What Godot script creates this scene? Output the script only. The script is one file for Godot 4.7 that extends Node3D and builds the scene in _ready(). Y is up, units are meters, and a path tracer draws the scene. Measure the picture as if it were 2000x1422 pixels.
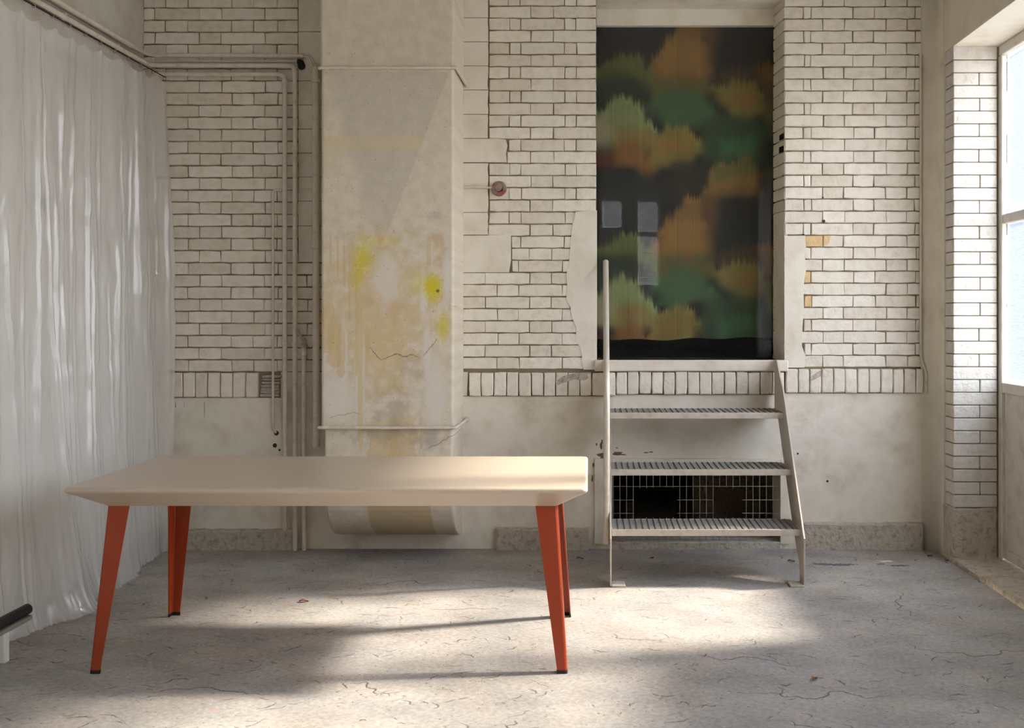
extends Node3D
# World: y up, metres. Back wall is the plane z = 0, the room runs towards +z, x = 0 lies under the camera's axis.
# Wall units: one unit U of the back wall is about a seventh of a brick header; wx()/wy() turn a place on the wall's own grid into metres.

const DIST := 6.55          # back wall to camera
const EYE := 1.386          # camera height
const U := 0.0030465        # metres per wall unit
const LEFT := -2.65         # left wall plane
const RIGHT := 2.05         # right wall plane
const GLASS_X := 2.335       # plane of the steel windows in the right wall
const REAR := 9.0
const CEIL := 4.2

var rng := RandomNumberGenerator.new()
var M := {}

func _ready() -> void:
	# ---------------------------------------------------------------- camera
	rng.seed = 7
	var cam := Camera3D.new()
	cam.name = "camera"
	cam.projection = Camera3D.PROJECTION_FRUSTUM
	cam.near = 0.05
	cam.far = 200.0
	cam.size = 0.05 * 1422.0 / 2150.0
	cam.frustum_offset = Vector2(-150.0 / 2150.0 * 0.05, -94.0 / 2150.0 * 0.05)
	cam.position = Vector3(0, EYE, DIST)
	add_child(cam)
	cam.current = true
	# ---------------------------------------------------------------- sky, sun, exposure
	var env := Environment.new()
	var sky := Sky.new()
	var sm := ProceduralSkyMaterial.new()
	sm.sky_top_color = Color(0.85, 0.89, 0.97)
	sm.sky_horizon_color = Color(0.97, 0.975, 0.99)
	sm.sky_curve = 0.2
	sm.ground_bottom_color = Color(0.55, 0.53, 0.50)
	sm.ground_horizon_color = Color(0.62, 0.60, 0.57)
	sm.sun_angle_max = 1.0
	sky.sky_material = sm
	env.background_mode = Environment.BG_SKY
	env.sky = sky
	env.background_energy_multiplier = 14.5
	env.tonemap_mode = Environment.TONE_MAPPER_LINEAR
	env.tonemap_exposure = 1.0
	env.sdfgi_enabled = true
	env.ssao_enabled = true
	env.ssil_enabled = true
	var we := WorldEnvironment.new()
	we.name = "world_environment"
	we.environment = env
	add_child(we)
	var sun := DirectionalLight3D.new()
	sun.name = "sun"
	sun.light_energy = 7.6
	sun.light_color = Color(1.0, 0.965, 0.92)
	sun.light_angular_distance = 6.0
	sun.shadow_enabled = true
	var az := deg_to_rad(12.0)
	var el := deg_to_rad(35.0)
	var dir := Vector3(-cos(az) * cos(el), -sin(el), sin(az) * cos(el))
	add_child(sun)
	sun.look_at_from_position(Vector3(6, 6, 0), Vector3(6, 6, 0) + dir, Vector3.UP)

	make_materials()
	build_shell()
	build_back_left()
	build_back_middle()
	build_back_right()
	build_door_bay()
	build_right_side()
	build_duct()
	build_table()
	build_stair()
	build_grille()
	build_textile()
	build_curtain()
	build_pipes()
	build_small_things()

# ==================================================================== helpers
func wx(px: float) -> float:
	return (px - 1150.0) * U

func wy(py: float) -> float:
	return EYE - (py - 617.0) * U

func new_st(smooth := false) -> SurfaceTool:
	var st := SurfaceTool.new()
	st.begin(Mesh.PRIMITIVE_TRIANGLES)
	st.set_smooth_group(0 if smooth else -1)
	return st

func fin(st: SurfaceTool) -> ArrayMesh:
	st.generate_normals()
	return st.commit()

func part(parent: Node, called: String, mesh: Mesh, m: Material) -> MeshInstance3D:
	var o := MeshInstance3D.new()
	o.name = called
	o.mesh = mesh
	o.material_override = null
	for i in mesh.get_surface_count():
		o.set_surface_override_material(i, m)
	parent.add_child(o, true)
	return o

func thing(called: String, label: String, category: String, at := Vector3.ZERO, group := "") -> Node3D:
	var o := Node3D.new()
	o.name = called
	add_child(o, true)
	o.position = at
	o.set_meta("label", label)
	o.set_meta("category", category)
	if group != "":
		o.set_meta("group", group)
	return o

func tag(o: Node, label: String, category: String, group := "") -> void:
	o.set_meta("label", label)
	o.set_meta("category", category)
	if group != "":
		o.set_meta("group", group)

func structure(called: String, label: String, category: String) -> Node3D:
	var o := Node3D.new()
	o.name = called
	add_child(o, true)
	o.set_meta("kind", "structure")
	o.set_meta("label", label)
	o.set_meta("category", category)
	return o

func tri(st: SurfaceTool, a: Vector3, b: Vector3, c: Vector3, out: Vector3) -> void:
	if (b - a).cross(c - a).dot(out) < 0.0:
		var t := b
		b = c
		c = t
	st.add_vertex(a)
	st.add_vertex(c)
	st.add_vertex(b)

func quad(st: SurfaceTool, a: Vector3, b: Vector3, c: Vector3, d: Vector3, out: Vector3) -> void:
	tri(st, a, b, c, out)
	tri(st, a, c, d, out)

# a box with chamfered edges, 44 triangles
func cbox(st: SurfaceTool, lo: Vector3, hi: Vector3, c := 0.0) -> void:
	var mid := (lo + hi) * 0.5
	var h := (hi - lo) * 0.5
	c = minf(c, minf(h.x, minf(h.y, h.z)) * 0.9)
	for ax in 3:
		var b := (ax + 1) % 3
		var d := (ax + 2) % 3
		for s in [-1.0, 1.0]:
			var p := []
			for k in [[-1, -1], [1, -1], [1, 1], [-1, 1]]:
				var v := Vector3.ZERO
				v[ax] = s * h[ax]
				v[b] = k[0] * (h[b] - c)
				v[d] = k[1] * (h[d] - c)
				p.append(mid + v)
			var n := Vector3.ZERO
			n[ax] = s
			quad(st, p[0], p[1], p[2], p[3], n)
	if c <= 0.0:
		return
	for ax in 3:
		var b := (ax + 1) % 3
		var d := (ax + 2) % 3
		for s in [-1.0, 1.0]:
			for t in [-1.0, 1.0]:
				var p := []
				for e in [-1.0, 1.0]:
					var v := Vector3.ZERO
					v[ax] = e * (h[ax] - c)
					v[b] = s * h[b]
					v[d] = t * (h[d] - c)
					var w := Vector3.ZERO
					w[ax] = e * (h[ax] - c)
					w[b] = s * (h[b] - c)
					w[d] = t * h[d]
					if e < 0:
						p.append(mid + v)
						p.append(mid + w)
					else:
						p.append(mid + w)
						p.append(mid + v)
				var n := Vector3.ZERO
				n[b] = s
				n[d] = t
				quad(st, p[0], p[1], p[2], p[3], n)
	for sx in [-1.0, 1.0]:
		for sy in [-1.0, 1.0]:
			for sz in [-1.0, 1.0]:
				var s := Vector3(sx, sy, sz)
				tri(st, mid + s * Vector3(h.x, h.y - c, h.z - c), mid + s * Vector3(h.x - c, h.y, h.z - c), mid + s * Vector3(h.x - c, h.y - c, h.z), s)

func box_mesh(lo: Vector3, hi: Vector3, c := 0.0) -> ArrayMesh:
	var st := new_st()
	cbox(st, lo, hi, c)
	return fin(st)

# tube along a path of points
func tube(st: SurfaceTool, pts: Array, r: float, n := 10, caps := true) -> void:
	var rings := []
	var ref := Vector3.UP
	for i in pts.size():
		var a: Vector3 = pts[maxi(i - 1, 0)]
		var b: Vector3 = pts[mini(i + 1, pts.size() - 1)]
		var t := (b - a).normalized()
		if absf(t.dot(ref)) > 0.95:
			ref = Vector3.RIGHT if absf(t.x) < 0.9 else Vector3.FORWARD
		var s := t.cross(ref).normalized()
		var w := s.cross(t).normalized()
		ref = w
		var ring := []
		for k in n:
			var an := TAU * k / n
			ring.append(pts[i] + (s * cos(an) + w * sin(an)) * r)
		rings.append(ring)
	for i in pts.size() - 1:
		var c0: Vector3 = (pts[i] + pts[i + 1]) * 0.5
		for k in n:
			var k2 := (k + 1) % n
			var o: Vector3 = (rings[i][k] + rings[i + 1][k2]) * 0.5 - c0
			quad(st, rings[i][k], rings[i][k2], rings[i + 1][k2], rings[i + 1][k], o)
	if caps:
		st.set_smooth_group(-1)
		for e in [0, pts.size() - 1]:
			var t: Vector3 = (pts[0] - pts[1]) if e == 0 else (pts[-1] - pts[-2])
			for k in n:
				tri(st, pts[e], rings[e][k], rings[e][(k + 1) % n], t)
		st.set_smooth_group(0)

func tube_mesh(pts: Array, r: float, n := 10) -> ArrayMesh:
	var st := new_st(true)
	tube(st, pts, r, n)
	return fin(st)

# rounded corners for a path
func bend(pts: Array, r: float, steps := 5) -> Array:
	var out := [pts[0]]
	for i in range(1, pts.size() - 1):
		var p: Vector3 = pts[i]
		var a: Vector3 = p + (pts[i - 1] - p).normalized() * minf(r, (pts[i - 1] - p).length() * 0.49)
		var b: Vector3 = p + (pts[i + 1] - p).normalized() * minf(r, (pts[i + 1] - p).length() * 0.49)
		for k in steps + 1:
			var t := float(k) / steps
			out.append(a.lerp(p, t).lerp(p.lerp(b, t), t))
	out.append(pts[-1])
	return out

# lathe: profile of Vector2(radius, along) about an axis
func lathe(st: SurfaceTool, at: Vector3, axis: Vector3, prof: Array, n := 20) -> void:
	var t := axis.normalized()
	var s := t.cross(Vector3.UP if absf(t.y) < 0.9 else Vector3.RIGHT).normalized()
	var w := s.cross(t)
	for i in prof.size() - 1:
		var p: Vector2 = prof[i]
		var q: Vector2 = prof[i + 1]
		for k in n:
			var a := TAU * k / n
			var b := TAU * (k + 1) / n
			var da := s * cos(a) + w * sin(a)
			var db := s * cos(b) + w * sin(b)
			var slope := Vector2(q.y - p.y, -(q.x - p.x))
			var o := (da + db) * 0.5 * slope.x + t * slope.y
			quad(st, at + t * p.y + da * p.x, at + t * p.y + db * p.x, at + t * q.y + db * q.x, at + t * q.y + da * q.x, o)

func lathe_mesh(at: Vector3, axis: Vector3, prof: Array, n := 20, smooth := false) -> ArrayMesh:
	var st := new_st(smooth)
	lathe(st, at, axis, prof, n)
	return fin(st)

# extruded polygon: points (a, b) in the plane of axes A and B, from o along N by depth
func prism(st: SurfaceTool, o: Vector3, A: Vector3, B: Vector3, N: Vector3, poly: PackedVector2Array, depth: float) -> void:
	var idx := Geometry2D.triangulate_polygon(poly)
	for i in range(0, idx.size(), 3):
		var p := []
		for k in 3:
			p.append(o + A * poly[idx[i + k]].x + B * poly[idx[i + k]].y)
		tri(st, p[0], p[1], p[2], -N)
		tri(st, p[0] + N * depth, p[1] + N * depth, p[2] + N * depth, N)
	var area := 0.0
	for i in poly.size():
		var q := poly[(i + 1) % poly.size()]
		area += poly[i].x * q.y - q.x * poly[i].y
	for i in poly.size():
		var a := poly[i]
		var b := poly[(i + 1) % poly.size()]
		var e := Vector2(b.y - a.y, -(b.x - a.x)) * signf(area)
		var pa := o + A * a.x + B * a.y
		var pb := o + A * b.x + B * b.y
		quad(st, pa, pb, pb + N * depth, pa + N * depth, A * e.x + B * e.y)

func prism_mesh(o: Vector3, A: Vector3, B: Vector3, N: Vector3, poly: PackedVector2Array, depth: float) -> ArrayMesh:
	var st := new_st()
	prism(st, o, A, B, N, poly, depth)
	return fin(st)

# one painted brick with uneven edges: lies on the plane o + A*u + B*v and stands proud along N
func brick_mesh(o: Vector3, A: Vector3, B: Vector3, N: Vector3, u0: float, u1: float, v0: float, v1: float, depth: float, ch := 0.0032, wob := 0.0016) -> ArrayMesh:
	var long := maxi(2, int(round((u1 - u0) / 0.05)))
	var tall := maxi(1, int(round((v1 - v0) / 0.05)))
	var ring := []
	for i in long:
		ring.append(Vector2(lerpf(u0, u1, float(i) / long), v0))
	for i in tall:
		ring.append(Vector2(u1, lerpf(v0, v1, float(i) / tall)))
	for i in long:
		ring.append(Vector2(lerpf(u1, u0, float(i) / long), v1))
	for i in tall:
		ring.append(Vector2(u0, lerpf(v1, v0, float(i) / tall)))
	var mid := Vector2((u0 + u1) * 0.5, (v0 + v1) * 0.5)
	var half := Vector2((u1 - u0) * 0.5, (v1 - v0) * 0.5)
	var st := new_st()
	var base := []
	var edge := []
	var top := []
	var tilt := Vector2(rng.randf_range(-0.0012, 0.0012), rng.randf_range(-0.0010, 0.0010))
	for p in ring:
		var q: Vector2 = p + Vector2(rng.randf_range(-wob, wob), rng.randf_range(-wob, wob))
		var rel := (q - mid) / half
		if absf(rel.x) > 0.9 and absf(rel.y) > 0.8:
			q -= Vector2(signf(rel.x), signf(rel.y)) * rng.randf_range(0.0, 0.003)
		var up: float = depth + tilt.x * rel.x + tilt.y * rel.y
		base.append(o + A * q.x + B * q.y)
		edge.append(o + A * q.x + B * q.y + N * (up - ch))
		var cc := ch * rng.randf_range(0.7, 1.5)
		var r: Vector2 = Vector2(mid.x + signf(q.x - mid.x) * maxf(absf(q.x - mid.x) - cc * (1.0 if absf(rel.x) > 0.85 else 0.0), 0.0), mid.y + signf(q.y - mid.y) * maxf(absf(q.y - mid.y) - cc * (1.0 if absf(rel.y) > 0.7 else 0.0), 0.0))
		top.append(o + A * r.x + B * r.y + N * (up + rng.randf_range(-0.0004, 0.0004)))
	var cen := o + A * mid.x + B * mid.y + N * depth
	var n := ring.size()
	for i in n:
		var j := (i + 1) % n
		var outw: Vector3 = (base[i] + base[j]) * 0.5 - (o + A * mid.x + B * mid.y)
		tri(st, cen, top[i], top[j], N)
		quad(st, top[i], top[j], edge[j], edge[i], outw.normalized() + N)
		quad(st, edge[i], edge[j], base[j], base[i], outw)
	return fin(st)

# ==================================================================== textures and materials
func noise_tex(freq: float, size: int, octaves: int, ramp: Array, seed_: int, normal := false, strength := 4.0, kind := FastNoiseLite.TYPE_SIMPLEX_SMOOTH) -> NoiseTexture2D:
	var n := FastNoiseLite.new()
	n.noise_type = kind
	n.seed = seed_
	n.frequency = freq
	n.fractal_octaves = octaves
	n.fractal_gain = 0.6
	var t := NoiseTexture2D.new()
	t.width = size
	t.height = size
	t.seamless = true
	t.noise = n
	if normal:
		t.as_normal_map = true
		t.bump_strength = strength
	if ramp.size():
		var g := Gradient.new()
		var off := PackedFloat32Array()
		var col := PackedColorArray()
		for r in ramp:
			off.append(r[0])
			col.append(r[1])
		g.offsets = off
		g.colors = col
		t.color_ramp = g
	return t

func plain(c: Color, rough := 0.6, metal := 0.0) -> StandardMaterial3D:
	var m := StandardMaterial3D.new()
	m.albedo_color = c
	m.roughness = rough
	m.metallic = metal
	return m

func surf(c: Color, rough: float, tex: Texture2D, scale: float, bump: Texture2D = null, bump_cm := 0.1, detail: Texture2D = null) -> StandardMaterial3D:
	var m := plain(c, rough)
	m.albedo_texture = tex
	m.uv1_triplanar = true
	m.uv1_world_triplanar = true
	m.uv1_scale = Vector3.ONE * scale
	if bump:
		m.heightmap_enabled = true
		m.heightmap_texture = bump
		m.heightmap_scale = bump_cm
	return m

func make_materials() -> void:
	var paint_tex := noise_tex(0.012, 512, 5, [[0.0, Color(0.91, 0.90, 0.87)], [0.35, Color(0.97, 0.965, 0.95)], [0.6, Color(1, 1, 1)], [1.0, Color(0.985, 0.98, 0.97)]], 3)
	var dirt_tex := noise_tex(0.02, 512, 6, [[0.0, Color(0.45, 0.40, 0.34)], [0.2, Color(0.72, 0.68, 0.62)], [0.34, Color(0.93, 0.91, 0.88)], [0.6, Color(1, 1, 1)], [1.0, Color(0.97, 0.96, 0.94)]], 11)
	var stain_tex := noise_tex(0.008, 512, 6, [[0.0, Color(0.86, 0.84, 0.80)], [0.25, Color(0.94, 0.93, 0.91)], [0.45, Color(0.98, 0.975, 0.965)], [0.62, Color(1, 1, 1)], [1.0, Color(0.96, 0.95, 0.93)]], 14)
	var grime_tex := noise_tex(0.022, 512, 6, [[0.0, Color(0.74, 0.70, 0.65)], [0.25, Color(0.88, 0.86, 0.83)], [0.5, Color(0.97, 0.965, 0.95)], [1.0, Color(1, 1, 1)]], 17)
	var rough_tex := noise_tex(0.03, 512, 5, [], 21)
	var fine := noise_tex(0.06, 512, 4, [], 5)
	var k := 0
	for c in [Color(0.905, 0.875, 0.815), Color(0.89, 0.86, 0.80), Color(0.92, 0.89, 0.835), Color(0.875, 0.84, 0.775)]:
		M["brick%d" % k] = surf(c, 0.55, paint_tex, 1.3 + 0.2 * k, rough_tex, 0.2)
		k += 1
	M.brick_tan = surf(Color(0.89, 0.76, 0.57), 0.8, paint_tex, 2.0, rough_tex, 0.3)
	M.brick_white = surf(Color(0.82, 0.80, 0.765), 0.5, paint_tex, 1.7, rough_tex, 0.3)
	M.mortar = surf(Color(0.56, 0.50, 0.42), 0.95, stain_tex, 4.0)
	M.plaster = surf(Color(0.90, 0.87, 0.81), 0.7, stain_tex, 0.7, rough_tex, 0.16)
	M.plaster_smooth = surf(Color(0.90, 0.87, 0.81), 0.65, paint_tex, 0.5, rough_tex, 0.16)
	M.plaster_grey = surf(Color(0.80, 0.78, 0.74), 0.8, paint_tex, 0.7, rough_tex, 0.2)
	M.plaster_white = surf(Color(0.90, 0.89, 0.87), 0.7, paint_tex, 0.7, rough_tex, 0.2)
	M.plinth = surf(Color(0.76, 0.73, 0.68), 0.9, grime_tex, 1.6, rough_tex, 0.7)
	M.pipe = surf(Color(0.88, 0.845, 0.78), 0.5, stain_tex, 3.0)
	M.pipe_dark = plain(Color(0.10, 0.09, 0.08), 0.7)
	M.tray = surf(Color(0.58, 0.50, 0.42), 0.8, dirt_tex, 3.0)
	M.steel = surf(Color(0.80, 0.765, 0.71), 0.5, stain_tex, 3.2, fine, 0.05)
	M.grating = plain(Color(0.66, 0.64, 0.61), 0.55, 0.2)
	M.grating_bar = plain(Color(0.33, 0.32, 0.31), 0.6, 0.2)  # bars coloured dark to draw the shaded gaps of the grating
	M.wire = plain(Color(0.62, 0.62, 0.57), 0.5, 0.5)
	M.brown_dark = plain(Color(0.20, 0.16, 0.15), 0.9)
	M.window_paint = surf(Color(0.86, 0.84, 0.80), 0.5, stain_tex, 1.5)
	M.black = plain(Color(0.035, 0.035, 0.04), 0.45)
	M.rust = surf(Color(0.62, 0.33, 0.26), 0.8, dirt_tex, 8.0)
	M.grey_knob = surf(Color(0.58, 0.50, 0.47), 0.7, dirt_tex, 6.0)
	M.leaf = plain(Color(0.55, 0.27, 0.10), 0.8)
	M.paper = plain(Color(0.85, 0.84, 0.80), 0.8)
	M.bare = plain(Color(0.44, 0.35, 0.29), 0.9)
	M.dimming_panel = plain(Color(0.33, 0.36, 0.41), 0.8)  # dark tone of the wall added to dim the pane
	M.out_ground = plain(Color(0.62, 0.60, 0.57), 0.95)
	var rib := Image.create(8, 64, false, Image.FORMAT_RGBA8)
	for y in 64:
		for x in 8:
			rib.set_pixel(x, y, Color(0.90, 0.95, 1.0, 0.30 + 0.20 * sin(TAU * y / 8.0)))
	var g := plain(Color.WHITE, 0.3)
	g.albedo_texture = ImageTexture.create_from_image(rib)
	g.uv1_triplanar = true
	g.uv1_world_triplanar = true
	g.uv1_scale = Vector3.ONE * 14.0
	g.transparency = BaseMaterial3D.TRANSPARENCY_ALPHA
	M.reeded = g
	var g2 := plain(Color(0.9, 0.95, 0.95, 0.003), 0.02)
	g2.metallic_specular = 0.24
	g2.transparency = BaseMaterial3D.TRANSPARENCY_ALPHA
	M.glass = g2
	M.table_top = plain(Color(0.775, 0.71, 0.63), 0.36)
	M.leg = plain(Color(0.61, 0.23, 0.09), 0.36)
	var cf := plain(Color(0.95, 0.94, 0.92, 0.44), 0.2)
	cf.transparency = BaseMaterial3D.TRANSPARENCY_ALPHA
	cf.backlight_enabled = true
	cf.backlight = Color(0.6, 0.6, 0.6)
	cf.metallic_specular = 0.7
	M.film = cf
	M.floor = floor_material(rough_tex)

func blend_px(im: Image, x: int, y: int, c: Color, a: float) -> void:
	if x < 0 or y < 0 or x >= im.get_width() or y >= im.get_height() or a <= 0.0:
		return
	var o := im.get_pixel(x, y)
	im.set_pixel(x, y, Color(lerpf(o.r, c.r, a), lerpf(o.g, c.g, a), lerpf(o.b, c.b, a)))

# a stroke that wanders: a crack or a scratch
func stroke(im: Image, x: float, y: float, an: float, length: float, width: float, c: Color, a: float, turn := 0.5, squash := 1.0) -> void:
	var left := length
	var an0 := an
	while left > 0.0:
		var w := width * (0.5 + 0.5 * sin(PI * clampf(left / length, 0.05, 0.95))) * rng.randf_range(0.6, 1.3)
		var r := int(ceil(w))
		for dy in range(-r, r + 1):
			for dx in range(-r, r + 1):
				var d := Vector2(dx + 0.0, dy + 0.0).length()
				blend_px(im, int(x) + dx, int(y) + dy, c, a * clampf(w - d + 0.5, 0.0, 1.0))
		an = lerpf(an + rng.randf_range(-turn, turn), an0, 0.06)
		x += cos(an)
		y += sin(an) * squash
		left -= 1.0

func blot(im: Image, cx: float, cy: float, rx: float, ry: float, c: Color, a: float, soft: float, nz: FastNoiseLite, ragged := 0.3) -> void:
	for y in range(int(cy - ry * 1.5), int(cy + ry * 1.5) + 1):
		for x in range(int(cx - rx * 1.5), int(cx + rx * 1.5) + 1):
			var d := Vector2((x - cx) / rx, (y - cy) / ry).length() + nz.get_noise_2d(x, y) * ragged
			blend_px(im, x, y, c, a * (1.0 - smoothstep(1.0 - soft, 1.0, d)))

func floor_material(bump: Texture2D) -> StandardMaterial3D:
	# x -2.7..2.4, z 0..3.6 at 380 px/m
	var W := 1938
	var H := 1368
	var s := 380.0
	var n1 := FastNoiseLite.new()
	n1.seed = 4
	n1.frequency = 0.006
	n1.fractal_octaves = 5
	var n2 := FastNoiseLite.new()
	n2.seed = 9
	n2.frequency = 0.09
	n2.fractal_octaves = 3
	var data := PackedByteArray()
	data.resize(W * H * 3)
	var base := Color(0.625, 0.603, 0.575)
	var i := 0
	for y in H:
		for x in W:
			var v := 1.0 + n1.get_noise_2d(x, y * 1.2) * 0.13 + n2.get_noise_2d(x, y) * 0.10 + (rng.randf() - 0.5) * 0.09
			var warm := n1.get_noise_2d(x + 5000, y) * 0.03
			data[i] = clampi(int(255.0 * base.r * (v + warm)), 0, 255)
			data[i + 1] = clampi(int(255.0 * base.g * v), 0, 255)
			data[i + 2] = clampi(int(255.0 * base.b * (v - warm)), 0, 255)
			i += 3
	var im := Image.create_from_data(W, H, false, Image.FORMAT_RGB8, data)
	var dark := Color(0.30, 0.27, 0.24)
	for k in 8500:
		var x := rng.randf() * W
		var y := rng.randf() * H
		if n1.get_noise_2d(x * 1.4, y * 1.4) < -0.02 and rng.randf() < 0.6:
			continue
		if rng.randf() < 0.84:
			blot(im, x, y, rng.randf_range(0.8, 2.4), rng.randf_range(0.8, 2.2), dark, rng.randf_range(0.3, 0.85), 0.6, n2, 0.2)
		else:
			stroke(im, x, y, rng.randf_range(-0.9, 0.9), rng.randf_range(6, 40), rng.randf_range(0.6, 1.2), dark, rng.randf_range(0.35, 0.8), 0.5)
	for k in 900:
		blot(im, rng.randf() * W, rng.randf() * H, rng.randf_range(1, 4), rng.randf_range(1, 3), Color(0.93, 0.91, 0.88), rng.randf_range(0.2, 0.5), 0.6, n2, 0.3)
	# longer cracks, [x, z, angle, length in m]
	for c in [[0.45, 2.05, 0.25, 0.5], [1.55, 1.0, 1.7, 0.55], [0.1, 1.75, 0.5, 0.3], [1.9, 1.4, 0.6, 0.9], [-0.75, 1.35, 0.4, 0.35], [-0.9, 2.4, 0.1, 0.3], [1.35, 1.9, 0.3, 0.8], [0.55, 2.5, 0.2, 0.7], [-1.6, 2.5, 0.1, 0.5], [2.0, 0.7, 1.2, 0.5], [-1.2, 0.9, 0.1, 0.6]]:
		stroke(im, (c[0] + 2.7) * s, c[1] * s, c[2], c[3] * s, 1.0, dark, 0.75, 0.45)
	# dark damp marks by the stair foot, and a grey one
	for d in [[1.40, 0.42, 0.11, 0.030], [1.30, 0.40, 0.07, 0.022], [1.72, 0.44, 0.06, 0.026], [1.63, 0.40, 0.03, 0.016]]:
		blot(im, (d[0] + 2.7) * s, d[1] * s, d[2] * s, d[3] * s, Color(0.30, 0.30, 0.31), 0.8, 0.35, n2, 0.5)
	blot(im, (0.35 + 2.7) * s, 1.02 * s, 0.05 * s, 0.04 * s, Color(0.55, 0.54, 0.53), 0.6, 0.5, n2, 0.4)
	blot(im, (1.68 + 2.7) * s, 0.33 * s, 0.045 * s, 0.025 * s, Color(0.93, 0.92, 0.88), 0.8, 0.4, n2, 0.5)
	for d in [[-1.33, 2.68], [-1.45, 1.2]]:
		blot(im, (d[0] + 2.7) * s, d[1] * s, 0.03 * s, 0.018 * s, Color(0.80, 0.55, 0.48), 0.5, 0.6, n2, 0.5)
	var m := plain(Color.WHITE, 0.72)
	m.albedo_texture = ImageTexture.create_from_image(im)
	m.texture_repeat = true
	var gim := im.duplicate()
	gim.convert(Image.FORMAT_L8)
	m.heightmap_enabled = true
	m.heightmap_texture = ImageTexture.create_from_image(gim)
	m.heightmap_scale = 0.5
	return m

# ==================================================================== room shell
func build_shell() -> void:
	# floor with its own texture coordinates, 0.12 m thick
	var fl := structure("floor", "worn grey concrete floor with cracks and pits", "floor")
	var st := new_st()
	var x0 := LEFT - 0.3
	var x1 := RIGHT
	var z0 := -0.02
	var z1 := REAR + 0.3
	var uvof := func(p: Vector3) -> Vector2: return Vector2((p.x + 2.7) / 5.1, p.z / 3.6)
	var c := [Vector3(x0, 0, z0), Vector3(x1, 0, z0), Vector3(x1, 0, z1), Vector3(x0, 0, z1)]
	for t in [[0, 1, 2], [0, 2, 3]]:
		for k in t:
			st.set_uv(uvof.call(c[k]))
			st.add_vertex(c[k])
	part(fl, "slab_top", fin(st), M.floor)
	part(fl, "slab", box_mesh(Vector3(x0, -0.2, z0), Vector3(x1, -0.002, z1)), M.plinth)
	# left wall of wide boards with thin seams
	var wl := structure("wall_left", "plain painted boarded wall behind the plastic sheet", "wall")
	part(wl, "backing", box_mesh(Vector3(LEFT - 0.3, -0.1, -0.3), Vector3(LEFT - 0.016, CEIL, REAR + 0.3)), M.plaster_grey)
	var y := 0.0
	for k in 12:
		var top := y + 0.268 if k < 10 else y + 0.6
		part(wl, "board", box_mesh(Vector3(LEFT - 0.016, y + 0.002, 0.0), Vector3(LEFT, top - 0.002, REAR), 0.002), M.plaster_grey)
		y = top
		if y > CEIL - 0.3:
			break
	var ce := structure("ceiling", "white painted ceiling above the frame", "ceiling")
	part(ce, "slab", box_mesh(Vector3(LEFT - 0.3, CEIL, -0.3), Vector3(RIGHT + 0.4, CEIL + 0.2, REAR + 0.3)), M.plaster_white)
	# rear wall behind the camera, with tall windows
	var wr := structure("wall_rear", "white wall with tall windows behind the camera", "wall")
	var cuts := [[0.2, 0.48, 2.62, 3.12], [0.72, 1.02, 1.78, 3.12]]
	var from := LEFT - 0.3
	for q in cuts:
		part(wr, "pier", box_mesh(Vector3(from, -0.1, REAR), Vector3(q[0], CEIL, REAR + 0.3)), M.plaster_white)
		part(wr, "apron", box_mesh(Vector3(q[0], -0.1, REAR), Vector3(q[1], q[2], REAR + 0.3)), M.plaster_white)
		part(wr, "lintel", box_mesh(Vector3(q[0], q[3], REAR), Vector3(q[1], CEIL, REAR + 0.3)), M.plaster_white)
		for yy in [q[2], q[2] + 0.78, q[3] - 0.05]:
			part(wr, "glazing_bar", box_mesh(Vector3(q[0], yy, REAR + 0.12), Vector3(q[1], yy + 0.06, REAR + 0.17)), M.window_paint)
		var yb: float = q[2] + 0.05
		while yb < q[3] - 0.05:
			var sl := part(wr, "blind_slat", box_mesh(Vector3(q[0] + 0.01, -0.0012, -0.016), Vector3(q[1] - 0.01, 0.0012, 0.016)), M.plaster_grey)
			sl.position = Vector3(0, yb, REAR + 0.08)
			sl.rotation.x = 0.75
			yb += 0.034
		from = q[1]
	part(wr, "pier", box_mesh(Vector3(from, -0.1, REAR), Vector3(RIGHT + 0.4, CEIL, REAR + 0.3)), M.plaster_white)
	var og := structure("ground_outside", "pale paved yard outside the windows", "ground")
	var dimming_wall := structure("wall_added_outside", "dark grey wall added outside to dim the view through the window", "wall")  # wall added outside so the pane looks less bright
	part(dimming_wall, "dimming_panel", box_mesh(Vector3(2.5, -0.2, -0.9), Vector3(5.4, 4.6, -0.6), 0.01), M.dimming_panel)
	part(og, "paving", box_mesh(Vector3(-40, -0.4, -40), Vector3(60, -0.21, 40)), M.out_ground)

# ==================================================================== back wall
# rows of bricks: y0 + 23.6*k, joints per row
func brick_row(parent: Node, y0: float, y1: float, xs: Array, tones := [], depth := 0.014, mats := []) -> void:
	for i in xs.size() - 1:
		var gv := rng.randf_range(0.05, 0.45)
		var m: Material = M["brick%d" % (rng.randi() % 4)]
		if i < mats.size() and mats[i] != null:
			m = mats[i]
		part(parent, "brick", brick_mesh(Vector3(0, 0, -depth), Vector3.RIGHT, Vector3.UP, Vector3.BACK, wx(xs[i] + gv), wx(xs[i + 1] - gv * 0.6), wy(y1 - 0.75), wy(y0 + 1.0), depth + rng.randf_range(-0.001, 0.0015)), m)

func slab(parent: Node, called: String, xa: float, xb: float, ya: float, yb: float, z0: float, z1: float, m: Material, c := 0.004) -> MeshInstance3D:
	return part(parent, called, box_mesh(Vector3(wx(xa), wy(yb), z0), Vector3(wx(xb), wy(ya), z1), c), m)

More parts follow.
